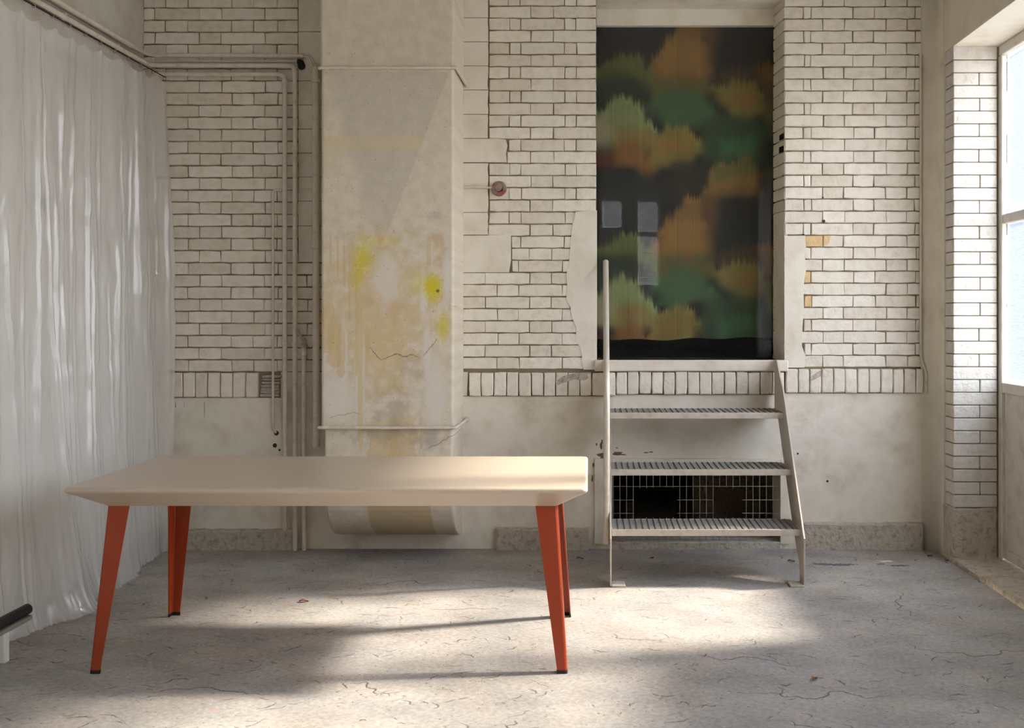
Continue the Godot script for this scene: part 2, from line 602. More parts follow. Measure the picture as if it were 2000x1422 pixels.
# an irregular patch of plaster lying over the brickwork, outline in wall units
func patch(parent: Node, outline: Array, z0: float, z1: float, m: Material) -> void:
	var poly := PackedVector2Array()
	for p in outline:
		poly.append(Vector2(wx(p[0]), wy(p[1])))
	part(parent, "plaster_patch", prism_mesh(Vector3(0, 0, z0), Vector3.RIGHT, Vector3.UP, Vector3.BACK, poly, z1 - z0), m)

func ragged(x: float, ya: float, yb: float, amp: float, n: int) -> Array:
	var out := []
	for i in n + 1:
		out.append([x + rng.randf_range(-amp, amp), lerpf(ya, yb, float(i) / n)])
	return out

func soldier(parent: Node, xs: Array, ya: float, yb: float, proud: float) -> void:
	for i in xs.size() - 1:
		part(parent, "soldier_brick", brick_mesh(Vector3(0, 0, -0.02), Vector3.RIGHT, Vector3.UP, Vector3.BACK, wx(xs[i] + 0.7), wx(xs[i + 1] - 0.7), wy(yb + rng.randf_range(-0.6, 0.6)), wy(ya + rng.randf_range(-0.6, 0.6)), 0.02 + proud + rng.randf_range(-0.003, 0.003), 0.005, 0.0014), M["brick%d" % (rng.randi() % 4)])

func build_back_left() -> void:
	var w := structure("wall_back_left", "painted brick bay between the plastic sheet and the duct", "wall")
	slab(w, "mortar_bed", 262, 690, -330, 790, -0.3, -0.0135, M.mortar, 0)
	var A := [279.5, 301.6, 389.0, 432.0, 517.0, 582.0]
	var B := [279.5, 323.0, 366.6, 451.7, 494.6, 542.0, 582.0]
	for k in range(-2, 30):
		var y0 := 15.3 + 23.7 * k
		var xs: Array = (A if posmod(k, 2) == 0 else B).duplicate()
		if k >= 21:
			xs[-1] = 600.0 if k % 2 == 0 else 622.0
			xs.append(668.0)
		for i in range(1, xs.size() - 1):
			xs[i] += rng.randf_range(-1.2, 1.2)
		brick_row(w, y0, y0 + 23.7, xs)
	part(w, "corner_fill", box_mesh(Vector3(LEFT - 0.02, -0.1, -0.02), Vector3(wx(279.5), CEIL, -0.001)), M.plaster)
	# plastered strip beside the duct, laid over the courses down to the lower rows
	var seam := [-330.0, 62, 158, 205, 252, 299, 346, 393, 441, 512]
	for i in seam.size() - 1:
		var o: Array = ragged(583, seam[i] + 0.6, seam[i + 1] - 0.6, 0.8, 4)
		o.append([690, seam[i + 1] - 0.6])
		o.append([690, seam[i] + 0.6])
		patch(w, o, -0.0135, 0.0015, M.plaster)
	# ledge of upright bricks and the rough broken end
	soldier(w, [262, 286, 311, 335, 359, 383, 407, 432, 456, 481, 505], 728, 776, 0.02)
	for k in 7:
		var yy := 733.0 + k * 6.2
		part(w, "broken_brick", brick_mesh(Vector3(0, 0, -0.02), Vector3.RIGHT, Vector3.UP, Vector3.BACK, wx(507 + rng.randf_range(0, 6)), wx(548 + rng.randf_range(-8, 4)), wy(yy + 5), wy(yy), 0.016 + rng.randf_range(0, 0.016), 0.004, 0.003), M.plinth)
	patch(w, [[549, 727], [690, 727], [690, 777], [549, 777]], -0.0135, 0.002, M.plaster)
	# plastered lower wall
	slab(w, "lower_plaster", 262, 690, 777, 1085, -0.3, 0.001, M.plaster, 0.002)
	# small drilled holes, the shade inside them painted as flat black discs
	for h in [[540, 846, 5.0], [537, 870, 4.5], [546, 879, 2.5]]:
		part(w, "hole_shade_disc", lathe_mesh(Vector3(wx(h[0]), wy(h[1]), 0.0005), Vector3.BACK, [Vector2(h[2] * U, 0), Vector2(h[2] * U * 0.9, 0.0012), Vector2(0.0, 0.0013)], 12), M.black)
	for s_ in [[399, 785, 816], [360, 786, 795], [343, 784, 796]]:
		part(w, "scratch", brick_mesh(Vector3(0, 0, 0.0), Vector3.RIGHT, Vector3.UP, Vector3.BACK, wx(s_[0] - 0.7), wx(s_[0] + 0.7), wy(s_[2]), wy(s_[1]), 0.0014, 0.0003, 0.0006), M.brown_dark)

func build_back_middle() -> void:
	var w := structure("wall_back_middle", "cream painted brick bay between the duct and the doorway", "wall")
	slab(w, "mortar_bed", 690, 1165, -330, 790, -0.3, -0.0135, M.mortar, 0)
	var A := [955.0, 1036.0, 1080.0, 1164.5]
	var B := [955.0, 994.0, 1016.6, 1102.7, 1125.5, 1164.5]
	var A2 := [866.0, 948.0, 1033.5, 1076.7, 1130.0]
	var B2 := [886.0, 971.0, 1013.0, 1098.0, 1130.0]
	for k in range(-2, 30):
		var y0 := 11.4 + 23.66 * k
		var xs: Array
		if k < 18:
			xs = (A if posmod(k, 2) == 0 else B).duplicate()
			if k == 11:
				xs = [993.0, 1016.6, 1102.7, 1125.5, 1164.5]
			if k == 12:
				xs = [990.0, 1036.0, 1080.0, 1164.5]
			if k == 17:
				xs = [955.0, 994.0, 1016.6, 1102.7, 1126.0]
		elif k == 18:
			xs = [953.0, 1036.0, 1080.0, 1122.0]
		elif k == 19:
			xs = [999.0, 1016.6, 1102.7, 1120.0]
		elif k == 20:
			xs = [999.0, 1033.5, 1076.7, 1119.0]
		elif k == 21:
			xs = [999.0, 1013.0, 1098.0, 1116.0]
		else:
			xs = (A2 if k % 2 == 0 else B2).duplicate()
			xs[-1] = [1112, 1114, 1113, 1123, 1131, 1130, 1142, 1139][k - 22]
		for i in range(1, xs.size() - 1):
			xs[i] += rng.randf_range(-1.2, 1.2)
		brick_row(w, y0, y0 + 23.66, xs)
	# plaster blocks beside the duct
	var seam := [-330.0, 35, 82, 129, 176, 223.5, 270.5]
	for i in seam.size() - 1:
		var o: Array = ragged(953, seam[i] + 0.6, seam[i + 1] - 0.6, 0.9, 5)
		o.append([690, seam[i + 1] - 0.6])
		o.append([690, seam[i] + 0.6])
		patch(w, o, -0.0135, 0.004, M.plaster_smooth)
	patch(w, [[690, 271], [975, 271], [988, 273], [991, 284], [988, 300], [990, 317], [690, 317]], -0.0135, 0.003, M.plaster_smooth)
	seam = [318.5, 366, 415, 459]
	for i in seam.size() - 1:
		var o: Array = ragged(953, seam[i] + 0.6, seam[i + 1] - 0.6, 0.9, 5)
		o.append([690, seam[i + 1] - 0.6])
		o.append([690, seam[i] + 0.6])
		patch(w, o, -0.0135, 0.004, M.plaster_smooth)
	patch(w, [[690, 460], [950, 460], [998, 459], [998, 483], [998, 508], [994, 532], [690, 532]], -0.0135, 0.0035, M.plaster_smooth)
	# plaster beside the doorway, with a ragged left edge
	patch(w, [[1124, 414], [1166, 411], [1166, 722], [1140, 722], [1136, 706], [1137, 690], [1132, 678], [1124, 664], [1126, 640], [1118, 622], [1114, 600], [1106, 584], [1108, 560], [1106, 536], [1111, 520], [1112, 500], [1114, 480], [1116, 458], [1118, 436], [1122, 428]], -0.0135, 0.0032, M.plaster_smooth)
	# ledge
	soldier(w, [916, 940, 965, 989.6, 1013, 1038, 1062, 1085, 1109, 1132.6, 1156, 1181, 1203], 728, 773, 0.022)
	patch(w, [[690, 727], [914, 727], [912, 773], [690, 773]], -0.0135, 0.002, M.plaster_smooth)
	patch(w, [[1085, 745], [1098, 735], [1110, 731], [1130, 728], [1152, 727], [1154, 737], [1140, 742], [1122, 741], [1104, 746], [1090, 752]], 0.0215, 0.0255, M.plinth)
	# lower wall with the hatch opening x 1196..1525, y 917..1060
	slab(w, "lower_plaster", 690, 1196, 774, 1085, -0.3, 0.001, M.plaster, 0.002)
	# flaked paint by the stair: bare brown patches
	var fl := [[1178, 889, 14, 5], [1206, 886, 12, 4], [1174, 871, 3, 8], [1176, 862, 2, 5], [1165, 868, 2, 4], [1177, 899, 5, 9], [1200, 898, 5, 3], [1159, 908, 2, 7], [1157, 935, 2, 9], [1217, 888, 10, 1.5], [1205, 875, 3, 1.3], [1262, 884, 5, 1.2], [1272, 883, 5, 1.2]]
	for f in fl:
		var o := []
		for a in 9:
			var t := TAU * a / 9.0
			var rr := rng.randf_range(0.6, 1.15)
			o.append([f[0] + cos(t) * f[2] * rr, f[1] + sin(t) * f[3] * rr])
		var poly := PackedVector2Array()
		for p in o:
			poly.append(Vector2(wx(p[0]), wy(p[1])))
		part(w, "bare_patch", prism_mesh(Vector3(0, 0, 0), Vector3.RIGHT, Vector3.UP, Vector3.BACK, poly, 0.0022), M.bare)

func build_back_right() -> void:
	var w := structure("wall_back_right", "cream painted brick bay between the doorway and the window pier", "wall")
	slab(w, "mortar_bed", 1532, 1840, -330, 790, -0.3, -0.0135, M.mortar, 0)
	var A := [1532.0, 1569.7, 1583.8, 1666.0, 1706.7, 1787.0, 1800.0]
	var B := [1532.0, 1607.0, 1648.0, 1730.6, 1771.4, 1800.0]
	for k in range(-2, 30):
		var y0 := 12.7 + 23.5 * k
		var xs: Array = (A if posmod(k, 2) == 0 else B).duplicate()
		var mats := []
		if k >= 19:
			if k % 2 == 0:
				xs = [1571.0, 1584.5, 1666.0, 1709.0, 1789.0, 1800.0]
			else:
				xs[0] = [1573, 0, 1568, 0, 1567, 0, 1563, 0, 1562, 0, 1570][k - 19]
			if k == 19:
				mats = [M.brick_tan]
			if k == 22 or k == 24:
				mats = [M.brick_tan]
		for i in range(1, xs.size() - 1):
			xs[i] += rng.randf_range(-1.2, 1.2)
		brick_row(w, y0, y0 + 23.5, xs, [], 0.014, mats)
	# bare tan corner of the next brick
	patch(w, [[1609, 461], [1622, 461], [1619, 475], [1609, 481]], 0.0, 0.0022, M.brick_tan)
	# plastered edge of the doorway
	patch(w, [[1532, 461], [1573, 460], [1574, 482], [1572, 500], [1574, 530], [1569, 560], [1570, 600], [1567, 640], [1566, 676], [1573, 694], [1571, 718], [1532, 718]], -0.0135, 0.0032, M.plaster_smooth)
	soldier(w, [1534, 1558, 1580, 1603, 1626.5, 1649, 1673, 1696, 1719, 1743, 1764, 1787, 1802], 720.5, 767, 0.022)
	patch(w, [[1581, 735], [1603, 722], [1602, 734], [1590, 741], [1582, 743]], 0.0215, 0.026, M.plinth)
	slab(w, "lower_plaster", 1526, 1840, 768, 1085, -0.3, 0.001, M.plaster, 0.002)
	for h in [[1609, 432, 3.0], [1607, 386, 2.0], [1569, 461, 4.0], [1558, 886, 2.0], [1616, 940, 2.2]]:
		part(w, "hole_shade_disc", lathe_mesh(Vector3(wx(h[0]), wy(h[1]), 0.0015), Vector3.BACK, [Vector2(h[2] * U, 0), Vector2(h[2] * U * 0.9, 0.0012), Vector2(0.0, 0.0013)], 10), M.black)  # flat black discs stand for the shade inside small holes

func build_door_bay() -> void:
	var w := structure("wall_back_doorway", "deep doorway recess with white sill and upright bricks", "wall")
	# wall below the sill, above the hatch
	slab(w, "apron_plaster", 1196, 1526, 771, 917, -0.3, 0.001, M.plaster_smooth, 0.002)
	slab(w, "apron_core", 1166, 1532, 703, 771, -0.3, -0.0135, M.mortar, 0)
	soldier(w, [1203, 1225, 1248, 1272, 1295, 1318, 1342, 1365.5, 1389, 1414, 1437, 1460, 1484, 1507, 1531], 726.5, 770, 0.022)
	slab(w, "sill", 1161, 1538, 703, 725, -0.235, 0.03, M.plaster, 0.006)
	slab(w, "hatch_curb", 1196, 1526, 1058, 1085, -0.3, 0.02, M.plinth, 0.004)
	# head and back of the recess
	slab(w, "lintel", 1160, 1540, -330, -3, -0.3, 0.0, M.plaster_smooth, 0.002)
	var zb := -0.23
	part(w, "head_board", box_mesh(Vector3(wx(1150 + 14), EYE + 567.5 * U * 1.035, zb - 0.05), Vector3(wx(1150 + 384), 3.28, zb), 0.003), M.plaster_smooth)
	# right reveal, slightly splayed, with courses cut into it
	var xf := wx(1532)
	var xb := wx(1150 + 372.5)
	for k in range(-1, 30):
		var y0 := 12.7 + 23.5 * k
		var o := Vector3(xf + 0.01, 0, 0.0)
		var A := Vector3(xb - xf, 0, zb).normalized()
		var N := Vector3(zb, 0, -(xb - xf)).normalized()
		if N.x > 0:
			N = -N
		var depth := 0.02
		if k < 17:
			part(w, "reveal_brick", brick_mesh(Vector3(xf, 0, 0) - N * depth, A, Vector3.UP, N, 0.002, 0.232, wy(y0 + 22.6), wy(y0 + 1.0), depth, 0.003), M["brick%d" % (rng.randi() % 4)])
		else:
			part(w, "reveal_plaster", brick_mesh(Vector3(xf, 0, 0) - N * depth, A, Vector3.UP, N, 0.002, 0.232, wy(y0 + 23.6), wy(y0), depth, 0.0004, 0.0002), M.plaster)
	part(w, "reveal_core", box_mesh(Vector3(xf + 0.004, wy(720), -0.3), Vector3(xf + 0.06, 3.3, -0.016)), M.mortar)
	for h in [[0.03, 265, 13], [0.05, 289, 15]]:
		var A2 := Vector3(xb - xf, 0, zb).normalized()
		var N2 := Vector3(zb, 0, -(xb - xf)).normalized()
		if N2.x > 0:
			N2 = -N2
		part(w, "socket_hole_shade", brick_mesh(Vector3(xf, 0, 0), A2, Vector3.UP, N2, 0.005, 0.10, wy(h[1] + 6), wy(h[1] - 6), 0.003, 0.001), M.black)  # black slab painted in for the shade inside a socket hole
	# unlit store room behind the window, crawl space behind the hatch
	var bk := structure("wall_back_beyond", "plain concrete store room behind the curtained window", "wall")
	var xl := -2.4
	var xr := 2.0
	part(bk, "rear_wall", box_mesh(Vector3(xl, -0.1, -5.2), Vector3(xr, 4.0, -5.0)), M.plinth)
	part(bk, "side_wall", box_mesh(Vector3(xl - 0.1, -0.1, -5.2), Vector3(xl, 4.0, -0.3)), M.plinth)
	part(bk, "side_wall", box_mesh(Vector3(xr, -0.1, -5.2), Vector3(xr + 0.1, 4.0, -0.3)), M.plinth)
	part(bk, "roof_slab", box_mesh(Vector3(xl - 0.1, 4.0, -5.2), Vector3(xr + 0.1, 4.1, -0.3)), M.plinth)
	part(bk, "upper_floor", box_mesh(Vector3(xl, 0.98, -5.0), Vector3(xr, 1.05, -0.3)), M.plinth)
	part(bk, "ground_slab", box_mesh(Vector3(xl - 0.1, -0.2, -5.2), Vector3(xr + 0.1, -0.02, -0.3)), M.plinth)
	part(bk, "board", box_mesh(Vector3(wx(1388), -0.02, -1.12), Vector3(wx(1640), 0.98, -1.10)), M.tray)
	var wn := structure("window_inner", "fixed glass pane in the doorway recess", "window")
	part(wn, "pane", box_mesh(Vector3(wx(1150 + 20), EYE - 84 * U * 1.035, zb - 0.012), Vector3(wx(1150 + 374), EYE + 569 * U * 1.035, zb - 0.006)), M.glass)

# ==================================================================== right wall, pier, steel windows
func build_right_side() -> void:
	var zj := 0.36
	var w := structure("wall_right", "plastered right wall with brick window piers", "wall")
	# plastered corner running from the back wall to the pier
	var st := new_st(true)
	var corner := PackedVector2Array([Vector2(wx(1799), -0.05), Vector2(wx(1799), 0.0), Vector2(wx(1803), 0.012), Vector2(wx(1811), 0.05), Vector2(wx(1818), 0.12), Vector2(wx(1822), 0.19), Vector2(RIGHT, 0.20), Vector2(RIGHT, zj - 0.155), Vector2(RIGHT + 0.3, zj - 0.155), Vector2(RIGHT + 0.3, -0.05)])
	prism(st, Vector3(0, -0.1, 0), Vector3.RIGHT, Vector3.BACK, Vector3.UP, corner, CEIL + 0.1)
	part(w, "corner_plaster", fin(st), M.plaster)
	# core behind the pier's bricks
	part(w, "pier_core", box_mesh(Vector3(RIGHT + 0.012, -0.1, 0.1), Vector3(GLASS_X + 0.012, CEIL, zj - 0.013)), M.mortar)
	part(w, "pier_top", box_mesh(Vector3(RIGHT, 2.903, zj - 0.16), Vector3(GLASS_X + 0.12, CEIL, zj + 2.75), 0.002), M.plaster_smooth)
	# pier bricks: each shows one face to the room and one in the reveal
	var yy := EYE + (617.0 - 116.7) * U * 0.945
	var h := 25.0 * U * 0.945
	part(w, "brick", box_mesh(Vector3(RIGHT, yy + 0.003, zj - 0.155), Vector3(RIGHT + 0.245, 2.903, zj), 0.003), M.brick_white)
	for k in 35:
		var y1 := yy - h * k - 0.0022
		var y0 := yy - h * (k + 1) + 0.0022
		var cut := 0.147 + rng.randf_range(-0.004, 0.004)
		var side: float = rng.randf_range(0.135, 0.155)
		var j := rng.randf_range(-0.0015, 0.0015)
		if k % 2 == 0:
			part(w, "brick", box_mesh(Vector3(RIGHT + j, y0, zj - side), Vector3(RIGHT + 0.245, y1, zj + j), 0.0035), M.brick_white)
		else:
			part(w, "brick", box_mesh(Vector3(RIGHT + j, y0, zj - side), Vector3(RIGHT + cut - 0.002, y1, zj + j), 0.0035), M.brick_white)
			part(w, "brick", box_mesh(Vector3(RIGHT + cut + 0.002, y0, zj - 0.1), Vector3(RIGHT + 0.245, y1, zj - j), 0.0035), M.brick_white)
	part(w, "pier_base", brick_mesh(Vector3(RIGHT + 0.245, 0, zj - 0.012), Vector3.LEFT, Vector3.UP, Vector3.BACK, 0.0, 0.25, -0.02, yy - h * 35 - 0.002, 0.016, 0.008, 0.004), M.plinth)
	part(w, "pier_base", brick_mesh(Vector3(RIGHT + 0.012, 0, zj + 0.004), Vector3.FORWARD, Vector3.UP, Vector3.LEFT, 0.0, 0.17, -0.02, yy - h * 35 - 0.002, 0.016, 0.008, 0.004), M.plinth)
	# further piers, aprons and head of the window row (light only)
	part(w, "pier", box_mesh(Vector3(RIGHT, -0.1, 3.11), Vector3(GLASS_X + 0.12, CEIL, 3.56)), M.plaster_white)
	part(w, "pier_top", box_mesh(Vector3(RIGHT, 2.903, 3.56), Vector3(GLASS_X + 0.12, CEIL, 6.31)), M.plaster_white)
	part(w, "pier", box_mesh(Vector3(RIGHT, -0.1, 6.31), Vector3(GLASS_X + 0.12, CEIL, REAR + 0.3)), M.plaster_white)
	# thin conduit in the corner
	var c := thing("corner_conduit", "thin cream conduit running down the corner beside the window pier", "conduit", Vector3(wx(1797), 0, 0))
	var p := [Vector3(0, wy(108), 0.012), Vector3(0, wy(700), 0.012), Vector3(wx(1806) - wx(1797), wy(728), 0.035), Vector3(wx(1806) - wx(1797), wy(768), 0.035)]
	part(c, "tube", tube_mesh(bend(p, 0.03), 0.0065, 10), M.pipe)
	part(c, "cap", lathe_mesh(Vector3(0, wy(108), 0.012), Vector3.UP, [Vector2(0.011, -0.012), Vector2(0.011, 0.006), Vector2(0, 0.010)], 12), M.pipe)
	# threshold, raised a little over the floor
	var t := structure("trim_threshold", "worn concrete threshold step under the window doors", "threshold")
	part(t, "step", brick_mesh(Vector3(RIGHT + 0.34, -0.02, 0), Vector3.BACK, Vector3.LEFT, Vector3.UP, zj - 0.06, 0.80, 0.0, 0.345, 0.045, 0.005, 0.005), M.plinth)
	part(t, "step", brick_mesh(Vector3(RIGHT + 0.34, -0.02, 0), Vector3.BACK, Vector3.LEFT, Vector3.UP, 0.80, 3.2, 0.0, 0.315, 0.042, 0.006, 0.005), M.plinth)
	part(t, "step", box_mesh(Vector3(RIGHT, -0.2, 3.1), Vector3(RIGHT + 0.4, 0.02, REAR + 0.3)), M.plinth)
	# steel window doors
	window_bay(1, zj, "steel window door with reeded glass and white lower panel")
	window_bay(2, zj + 3.2, "second steel window door added out of view to light the left and back")  # unseen window, added for more light on the left and back

func window_bay(n: int, z0: float, label: String) -> void:
	var w := structure("window_%d" % n, label, "window")
	var x := GLASS_X
	var b := 0.022
	var z1 := z0 + 2.75
	var zm := z0 + 1.25
	# outer frame
	part(w, "head", box_mesh(Vector3(x - 0.03, 2.845, z0), Vector3(x + 0.04, 2.903, z1), 0.004), M.window_paint)
	for zz in [[z0 - 0.012, 0.055], [zm - 0.07, 0.155], [z1 - 0.05, 0.055]]:
		part(w, "jamb_post", box_mesh(Vector3(x - 0.03, 0.02, zz[0]), Vector3(x + 0.014, 2.845, zz[0] + zz[1]), 0.004), M.window_paint)
	# the second leaf of the first door has a taller solid panel
	for s in [[z0 + 0.043, zm - 0.07, 0.955], [zm + 0.085, z1 - 0.05, 1.50 if n == 1 else 0.955]]:
		var p: float = s[2]
		part(w, "transom", box_mesh(Vector3(x - 0.022, 1.90, s[0]), Vector3(x + 0.03, 1.955, s[1]), 0.004), M.window_paint)
		part(w, "sill_rail", box_mesh(Vector3(x - 0.028, p, s[0]), Vector3(x + 0.03, p + 0.06, s[1]), 0.004), M.window_paint)
		part(w, "lower_panel", box_mesh(Vector3(x - 0.012, 0.085, s[0]), Vector3(x + 0.012, p, s[1]), 0.002), M.window_paint)
		part(w, "bottom_rail", box_mesh(Vector3(x - 0.02, 0.032, s[0]), Vector3(x + 0.02, 0.085, s[1]), 0.003), M.window_paint)
		part(w, "pane", box_mesh(Vector3(x - 0.003, p + 0.06, s[0]), Vector3(x + 0.003, 1.90, s[1])), M.reeded)
		part(w, "pane", box_mesh(Vector3(x - 0.003, 1.955, s[0]), Vector3(x + 0.003, 2.845, s[1])), M.reeded)

# ==================================================================== duct
func duct_texture() -> ImageTexture:
	# one pixel per wall unit of the duct's face: 0..256 across, -20..1060 down
	var W := 272
	var H := 1130
	var im := Image.create(W, H, false, Image.FORMAT_RGB8)
	var nz := FastNoiseLite.new()
	nz.seed = 31
	nz.frequency = 0.03
	nz.fractal_octaves = 4
	var fn := FastNoiseLite.new()
	fn.seed = 32
	fn.frequency = 0.14
	for y in H:
		for x in W:
			var v := 1.0 + nz.get_noise_2d(x, y) * 0.05 + fn.get_noise_2d(x, y) * 0.025 + (rng.randf() - 0.5) * 0.03
			im.set_pixel(x, y, Color(0.86 * v, 0.815 * v, 0.735 * v))
	var oy := 20.0
	# grey rough wedge narrowing downwards, with a straight right edge
	for y in range(140, 455):
		var t := (y - 140) / 315.0
		var xa := lerpf(16, 100, t)
		var xb := lerpf(256, 138, t)
		for x in range(int(xa), int(xb)):
			var e := clampf((x - xa) / 22.0, 0, 1) * clampf((xb - x) / 2.5, 0, 1)
			var g := 0.5 + fn.get_noise_2d(x * 1.3, y * 2.0) * 0.35
			blend_px(im, x, y + int(oy), Color(0.74, 0.705, 0.645), e * clampf(g + 0.25, 0, 1) * 0.5)
	var tan_ := Color(0.84, 0.74, 0.54)
	var white := Color(0.90, 0.875, 0.835)
	var ochre := Color(0.80, 0.66, 0.40)
	# yellowed band
	for y in range(262, 294):
		for x in range(6, 206):
			blend_px(im, x, y + int(oy), Color(0.86, 0.79, 0.62), 0.55 * clampf(minf(y - 262, 294 - y) / 8.0, 0, 1))
	blot(im, 25, 300 + oy, 40, 70, Color(0.87, 0.80, 0.64), 0.4, 0.8, nz, 0.4)
	# tan wash over the lower half
	blot(im, 120, 600 + oy, 150, 190, tan_, 0.55, 0.7, nz, 0.7)
	blot(im, 130, 700 + oy, 80, 110, tan_, 0.4, 0.7, nz, 0.5)
	# white rubs
	for b in [[135, 550, 34, 70], [42, 775, 40, 55], [205, 580, 9, 60], [212, 690, 11, 70], [85, 720, 12, 130], [55, 690, 10, 90], [228, 770, 24, 90], [10, 700, 14, 90], [250, 540, 10, 60]]:
		blot(im, b[0], b[1] + oy, b[2], b[3], white, 0.7, 0.6, nz, 0.5)
	# drips with a hard outline: x, top, bottom, width
	for d in [[22, 560, 690, 18], [38, 600, 720, 14], [50, 620, 738, 9], [66, 470, 625, 2.2], [79, 500, 735, 3.2], [86, 560, 880, 5.5], [72, 480, 560, 5], [100, 620, 690, 4], [130, 800, 950, 34], [165, 790, 950, 30], [200, 800, 880, 3], [215, 440, 520, 5], [150, 590, 640, 3], [120, 585, 620, 2.5], [30, 430, 520, 2], [44, 440, 540, 2], [56, 450, 560, 2.5]]:
		for y in range(int(d[1]), int(d[2])):
			var end := clampf((d[2] - y) / (d[3] + 2.0), 0.0, 1.0)
			var hw: float = d[3] * (0.85 + 0.3 * nz.get_noise_2d(d[0] * 7.0, y)) * sqrt(end) * clampf((y - d[1]) / 30.0, 0.2, 1.0)
			for x in range(int(d[0] - hw - 1), int(d[0] + hw + 2)):
				var a := clampf(hw - absf(x - d[0]) + 0.5, 0.0, 1.0)
				var rim := clampf(1.0 - absf(hw - absf(x - d[0])) / 2.0, 0.0, 1.0)
				blend_px(im, x, y + int(oy), tan_.lerp(ochre, 0.25 + 0.5 * rim), a * 0.5 * clampf((y - d[1]) / 40.0, 0.1, 1.0))
	# sprayed yellow
	for b in [[92, 505, 26, 46, 0.62], [82, 540, 18, 40, 0.4], [224, 562, 24, 40, 0.95], [218, 560, 14, 22, 0.7], [242, 638, 18, 44, 0.55], [200, 555, 34, 30, 0.25], [120, 470, 60, 20, 0.25]]:
		blot(im, b[0], b[1] + oy, b[2], b[3], Color(0.84, 0.77, 0.13), b[4], 0.95, fn, 0.35)
	# reddish smears
	for b in [[105, 585, 14, 22], [150, 600, 20, 20], [235, 480, 18, 30], [128, 470, 12, 20]]:
		blot(im, b[0], b[1] + oy, b[2], b[3], Color(0.82, 0.65, 0.47), 0.4, 0.9, nz, 0.8)
	# sooty smudges above the lower strap
	for b in [[150, 800, 50, 45, 0.30], [140, 850, 100, 26, 0.35], [220, 860, 40, 30, 0.3], [230, 420, 40, 10, 0.15], [180, 725, 40, 45, 0.18]]:
		blot(im, b[0], b[1] + oy, b[2], b[3], Color(0.58, 0.54, 0.49), b[4], 0.9, nz, 0.6)
	# cracks
	var dk := Color(0.36, 0.31, 0.25)
	stroke(im, 105, 678 + oy, 0.75, 36, 0.6, dk, 0.8, 0.4)
	stroke(im, 130, 700 + oy, 0.0, 75, 0.7, dk, 0.8, 0.5)
	stroke(im, 205, 695 + oy, -1.0, 44, 0.5, dk, 0.7, 0.4)
	stroke(im, 265, 850 + oy, 2.4, 60, 0.5, dk, 0.7, 0.3)
	stroke(im, 30, 815 + oy, 0.1, 60, 0.4, dk, 0.5, 0.4)
	for k in 150:
		blot(im, rng.randf() * W, oy + rng.randf_range(100, 900), rng.randf_range(0.7, 1.6), rng.randf_range(0.7, 1.6), dk, 0.5, 0.6, fn, 0.2)
	blot(im, 232, 568 + oy, 4, 5, Color(0.3, 0.29, 0.12), 0.8, 0.6, fn, 0.6)
	# tan panel on the curved foot
	for y in range(960, 1110):
		for x in range(96, 218):
			blend_px(im, x, y, Color(0.77, 0.69, 0.54), 0.8 * clampf(minf(x - 96, 218 - x) / 3.0 + fn.get_noise_2d(x, y), 0, 1))
	return ImageTexture.create_from_image(im)

